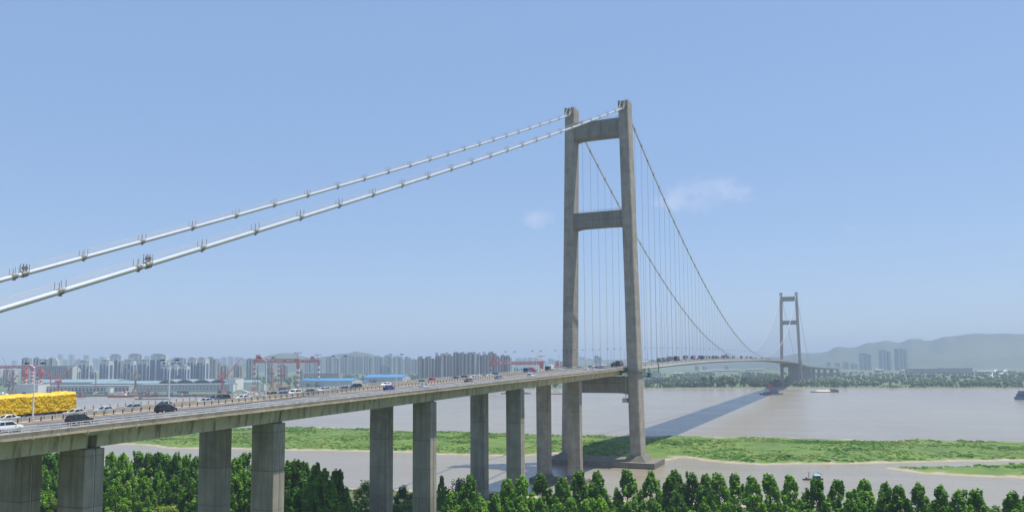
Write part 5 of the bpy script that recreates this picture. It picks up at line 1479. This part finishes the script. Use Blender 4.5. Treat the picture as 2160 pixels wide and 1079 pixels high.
# ---------------------------------------------------------------- quay, ships and boats
mb = MB(); q0 = [G(x, fy_) for x, fy_ in ((-60, 835.5), (560, 833))]
for i in range(1):
    a, b = q0[0], q0[1]; d = ((a+b)/2-CAMP); d.z = 0; d.normalize()
    a = a-d*16; b = b-d*16
    mb.hexa([(a.x, a.y, -1), (b.x, b.y, -1), (b.x+d.x*42, b.y+d.y*42, -1), (a.x+d.x*42, a.y+d.y*42, -1), (a.x, a.y, 3.5), (b.x, b.y, 3.5), (b.x+d.x*42, b.y+d.y*42, 3.55), (a.x+d.x*42, a.y+d.y*42, 3.55)])
tag(mb.build('quay', F['quay']), kind='structure')
def paintm(c): return plain('ship_paint', c, .55, 0, .15, .3)
SP = {'red': paintm((.30, .035, .03)), 'darkred': paintm((.20, .05, .045)), 'blue': paintm((.03, .12, .30)), 'navy': paintm((.02, .03, .06)), 'white': paintm((.75, .75, .73)), 'grey': paintm((.14, .16, .16)),
      'sand': paintm((.55, .48, .40)), 'rust': paintm((.25, .12, .08)), 'crane': paintm((.45, .06, .05)), 'canopy': paintm((.08, .38, .55)), 'wood': paintm((.03, .03, .028)), 'boat': paintm((.6, .62, .6))}
def ship(name, label, px0, px1, y, hullmat, hh, items, bow=-1, beam=None, cat='ship', top=None, group=None):
    """hull with pointed bow; items are (part, material, x0, x1 as share of the length, z0, z1, width share)"""
    pc = (px0+px1)/2; p = G(pc, y); D = (p-CAMP).dot(FW); L = (px1-px0)/FPX*D; B = beam or L*.16
    t = thing(name, label, cat, (p.x, p.y, 1.2), FACING, group)
    rings = []
    for u, wv, zr in ((-.5, .04, .35), (-.45, .45, .22), (-.36, .85, .08), (-.2, 1, 0), (.3, 1, 0), (.44, .95, .05), (.5, .8, .12)):
        x = u*L*(-bow) if bow > 0 else u*L
        b = B/2*wv; rings.append([(x, -b*.7, -.8), (x, b*.7, -.8), (x, b, hh*(1+zr)), (x, -b, hh*(1+zr))])
    mb = MB(); mb.ring_loft(rings); mb.build('hull', SP[hullmat], t)
    for it in items:
        nm, mt, a, b, z0, z1, wd = it
        if bow > 0: a, b = -b, -a
        mb = MB()
        if nm == 'mast': mb.bar(((a+b)/2*L, 0, z0), ((a+b)/2*L, 0, z1), .25)
        elif nm == 'crane':
            c = (a+b)/2*L; mb.tube([(c, 0, z0), (c, 0, (z0+z1)/2)], [1.6, 1.1], 8); mb.box(c-2.6, c+2.6, -2, 2, (z0+z1)/2, z1*.8); mb.box(c-3.4, c-1.2, -1.6, 1.6, z1*.8, z1); mb.bar((c, 0, z1*.8), (c+4.5, 0, z1), .5)
        elif nm == 'cargo':
            rg = [[(x, -B/2*wd, z0), (x, B/2*wd, z0), (x, B*.12, z0+(z1-z0)*k), (x, -B*.12, z0+(z1-z0)*k)] for x, k in ((a*L, .2), (a*L+3, 1), ((a+b)/2*L, .85), (b*L-3, 1), (b*L, .2))]
            mb.ring_loft(rg)
        elif nm == 'canopy': mb.hexa([(a*L, -B/2*wd, z0), (b*L, -B/2*wd, z0), (b*L, B/2*wd, z0), (a*L, B/2*wd, z0), (a*L+.2, -B*.15, z1), (b*L-.2, -B*.15, z1), (b*L-.2, B*.15, z1), (a*L+.2, B*.15, z1)])
        elif nm == 'boom': mb.bar((a*L, 0, z0), (b*L, 0, z1), .16)
        else: mb.taper((a+b)/2*L, 0, z0, z1, (b-a)/2*L, B/2*wd, (b-a)/2*L*.93, B/2*wd*.92)
        o = mb.build(nm, SP[mt], t)
        if nm in ('deckhouse', 'wheelhouse') and z1-z0 > 1.8:
            mb = MB(); c = (a+b)/2*L; h = (b-a)/2*L*.9
            for k in range(5):
                xx = c-h+2*h*(k+.5)/5; mb.box(xx-h*.12, xx+h*.12, -B/2*wd-.06, -B/2*wd+.2, z0+(z1-z0)*.5, z0+(z1-z0)*.78)
            mb.build('window', M['glass'], o)
    return t
ship('dredger', 'blue working ship with a red crane house in the bridge shadow', 1602, 1650, 831, 'navy', 1.6, [('deckhouse', 'blue', -.12, .32, 1.8, 5.2, .85), ('deckhouse', 'blue', .0, .28, 5.2, 8.2, .7), ('crane', 'crane', -.08, .08, 5, 19, 1), ('winch', 'grey', -.32, -.2, 1.8, 4.2, .5), ('winch', 'grey', -.2, -.12, 1.8, 5, .5), ('mast', 'white', -.3, -.28, 2, 8, 1)], -1, 10)
ship('sand_barge', 'low barge with a pale sand load right of the far tower', 1710, 1769, 826.5, 'grey', 1.5, [('cargo', 'sand', -.34, .2, 1.4, 4.0, .75), ('deckhouse', 'grey', .22, .36, 1.8, 5.6, .8), ('deckhouse', 'navy', .38, .47, 1.8, 4.4, .8)], -1, 9, 'barge')
ship('cargo_ship', 'blue ship cut by the right frame edge', 2140, 2205, 842, 'blue', 3.6, [('deckhouse', 'navy', -.38, -.12, 4, 8.5, .8), ('deckhouse', 'blue', -.34, -.2, 8.5, 12.5, .6), ('cargo', 'sand', -.05, .4, 3.4, 6, .8), ('mast', 'white', -.3, -.28, 12, 17, 1)], -1, 11)
ship('workboat', 'dark small fishing boat with a sky blue canopy', 1694, 1737, 1011, 'wood', .55, [('canopy', 'canopy', -.32, -.02, 2.2, 2.75, .9), ('deckhouse', 'wood', -.35, .02, .6, 1.9, .8), ('boom', 'wood', -.2, -.47, 2.3, 3.7, 1), ('mast', 'grey', .2, .22, .5, 4.0, 1), ('crate', 'wood', .3, .36, .6, 1.3, .5)], 1, 2.3, 'boat')
ship('workboat', 'tiny white boat behind a poplar top', 1611, 1634, 1005, 'boat', .4, [('deckhouse', 'white', -.22, .05, .8, 1.9, .7), ('engine', 'grey', .3, .4, .5, 1.1, .4)], -1, 1.7, 'boat')
ship('barge', 'long flat dark barge crossing below the shipyard', 285, 359, 841.5, 'grey', 1.2, [('deckhouse', 'grey', -.38, -.3, 1.2, 3.4, .7), ('cargo', 'grey', -.2, .4, 1.2, 2.6, .8)], -1, 9, 'barge')
ship('tugboat', 'red hulled ship with white superstructure at the quay', 227, 282, 837, 'red', 3.0, [('deckhouse', 'white', -.22, .2, 3.2, 6, .8), ('deckhouse', 'white', -.12, .12, 6, 9, .7), ('funnel', 'crane', -.02, .03, 9, 12.5, .3), ('funnel', 'crane', .12, .17, 6, 12.5, .3)], -1, 9)
ship('cargo_ship', 'long dark red ship at the quay left of the second lamp', 292, 336, 836.5, 'darkred', 2.4, [('deckhouse', 'rust', -.1, .06, 2.6, 6.5, .7), ('crane', 'rust', -.02, .02, 6, 15, 1), ('winch', 'navy', .15, .4, 2.5, 4.5, .6)], -1, 9)
ship('patrol_boat', 'white launch above the yellow lorry', 83, 99, 836.5, 'white', 2, [('deckhouse', 'white', -.2, .25, 2, 5, .7)], -1, 5, 'boat')
ship('ferry', 'white and grey vessel at the left edge above the yellow lorry', -20, 24, 837, 'white', 2.6, [('deckhouse', 'white', -.35, .3, 2.6, 6.5, .8), ('wheelhouse', 'white', -.1, .1, 6.5, 9, .6), ('mast', 'white', .22, .24, 6, 15, 1)], -1, 10)
ship('barge', 'small dark barge right of the yellow lorry top corner', 142, 182, 837, 'grey', 1.6, [('winch', 'rust', -.35, -.2, 1.6, 8, .5), ('winch', 'rust', .1, .3, 1.6, 8.5, .5), ('deckhouse', 'white', -.18, -.08, 1.6, 10, .4)], -1, 8, 'barge')
for i, (a, b, yy, c, it) in enumerate(((338, 372, 836, 'grey', [('deckhouse', 'blue', .0, .4, 2, 4.5, .8)]), (372, 398, 836, 'navy', [('deckhouse', 'sand', -.3, .0, 2, 6, .6), ('winch', 'rust', .1, .3, 2, 5, .5)]), (398, 440, 835.8, 'grey', [('winch', 'navy', -.3, -.1, 2, 4, .6)]), (440, 485, 835.8, 'navy', [('winch', 'blue', .1, .4, 2, 4.2, .6)]),
                                       (486, 506, 835.8, 'grey', [('deckhouse', 'white', -.2, .2, 2, 5, .7)]), (508, 528, 835.8, 'darkred', [('deckhouse', 'white', .0, .35, 2, 6, .7)]), (530, 548, 835.3, 'white', [('deckhouse', 'white', -.2, .2, 2, 5.5, .7)]), (550, 585, 835, 'blue', [('winch', 'grey', -.4, .3, 2, 4, .8)]), (588, 625, 834.2, 'grey', [('winch', 'rust', -.2, .1, 2, 5, .6)]))):
    ship('moored_barge', 'moored vessel along the dark quay right of the second lamp, %s from the left' % nth(i), a, b, yy, c, 2.0, it, -1, 7, 'barge', None, 'vessels moored along the quay')
ship('barge', 'low dark barge between the fourth pier columns', 1057, 1120, 830, 'grey', 1.5, [('deckhouse', 'grey', -.36, -.26, 1.5, 4.5, .7), ('cargo', 'navy', -.15, .42, 1.5, 3, .8)], -1, 9, 'barge')
ship('barge', 'long red edged barge left of the fifth pier pair', 1130, 1190, 830.5, 'red', 1.4, [('cargo', 'grey', -.4, .35, 1.4, 4.2, .85)], -1, 9, 'barge')
# heaps of plate, containers and small sheds along the yard
rnd = random.Random(31)
cols = ['white', 'shedwall', 'rust', 'blueroof', 'yard', 'dark', 'whitepanel', 'tealroof', 'rust', 'yard']
for i in range(64):
    px = rnd.choice((rnd.uniform(0, 545), rnd.uniform(510, 640), rnd.uniform(95, 235))); D = fshore_D(px)+rnd.uniform(28, 62)
    p = AT(px, D, 3.6); cc = rnd.choice(cols); m_ = F.get(cc, M['white'])
    t = thing('yard_container', 'container or steel stack on the shipyard quay, %s placed among the clutter' % nth(i), 'container', tuple(p), FACING+rnd.uniform(-.5, .5), 'containers and stacks on the shipyard quay')
    a, b, h = rnd.uniform(2, 6), rnd.uniform(1.2, 3), rnd.uniform(1.6, 5.2)
    mb = MB(); mb.box(-a, a, -b, b, 0, h); mb.box(-a*.9, -a*.1, -b*.8, b*.8, h, h*1.3); mb.build('box', m_, t)
    mb = MB(); mb.box(a*.2, a*.8, -b-.08, -b+.1, 0, h*.7); mb.build('door', F['dark'], t)

for o in [o for o in bpy.data.objects if o.get('label') == 'x']:        # kinds that ended up unused
    for ch in list(o.children): bpy.data.objects.remove(ch)
    bpy.data.objects.remove(o)
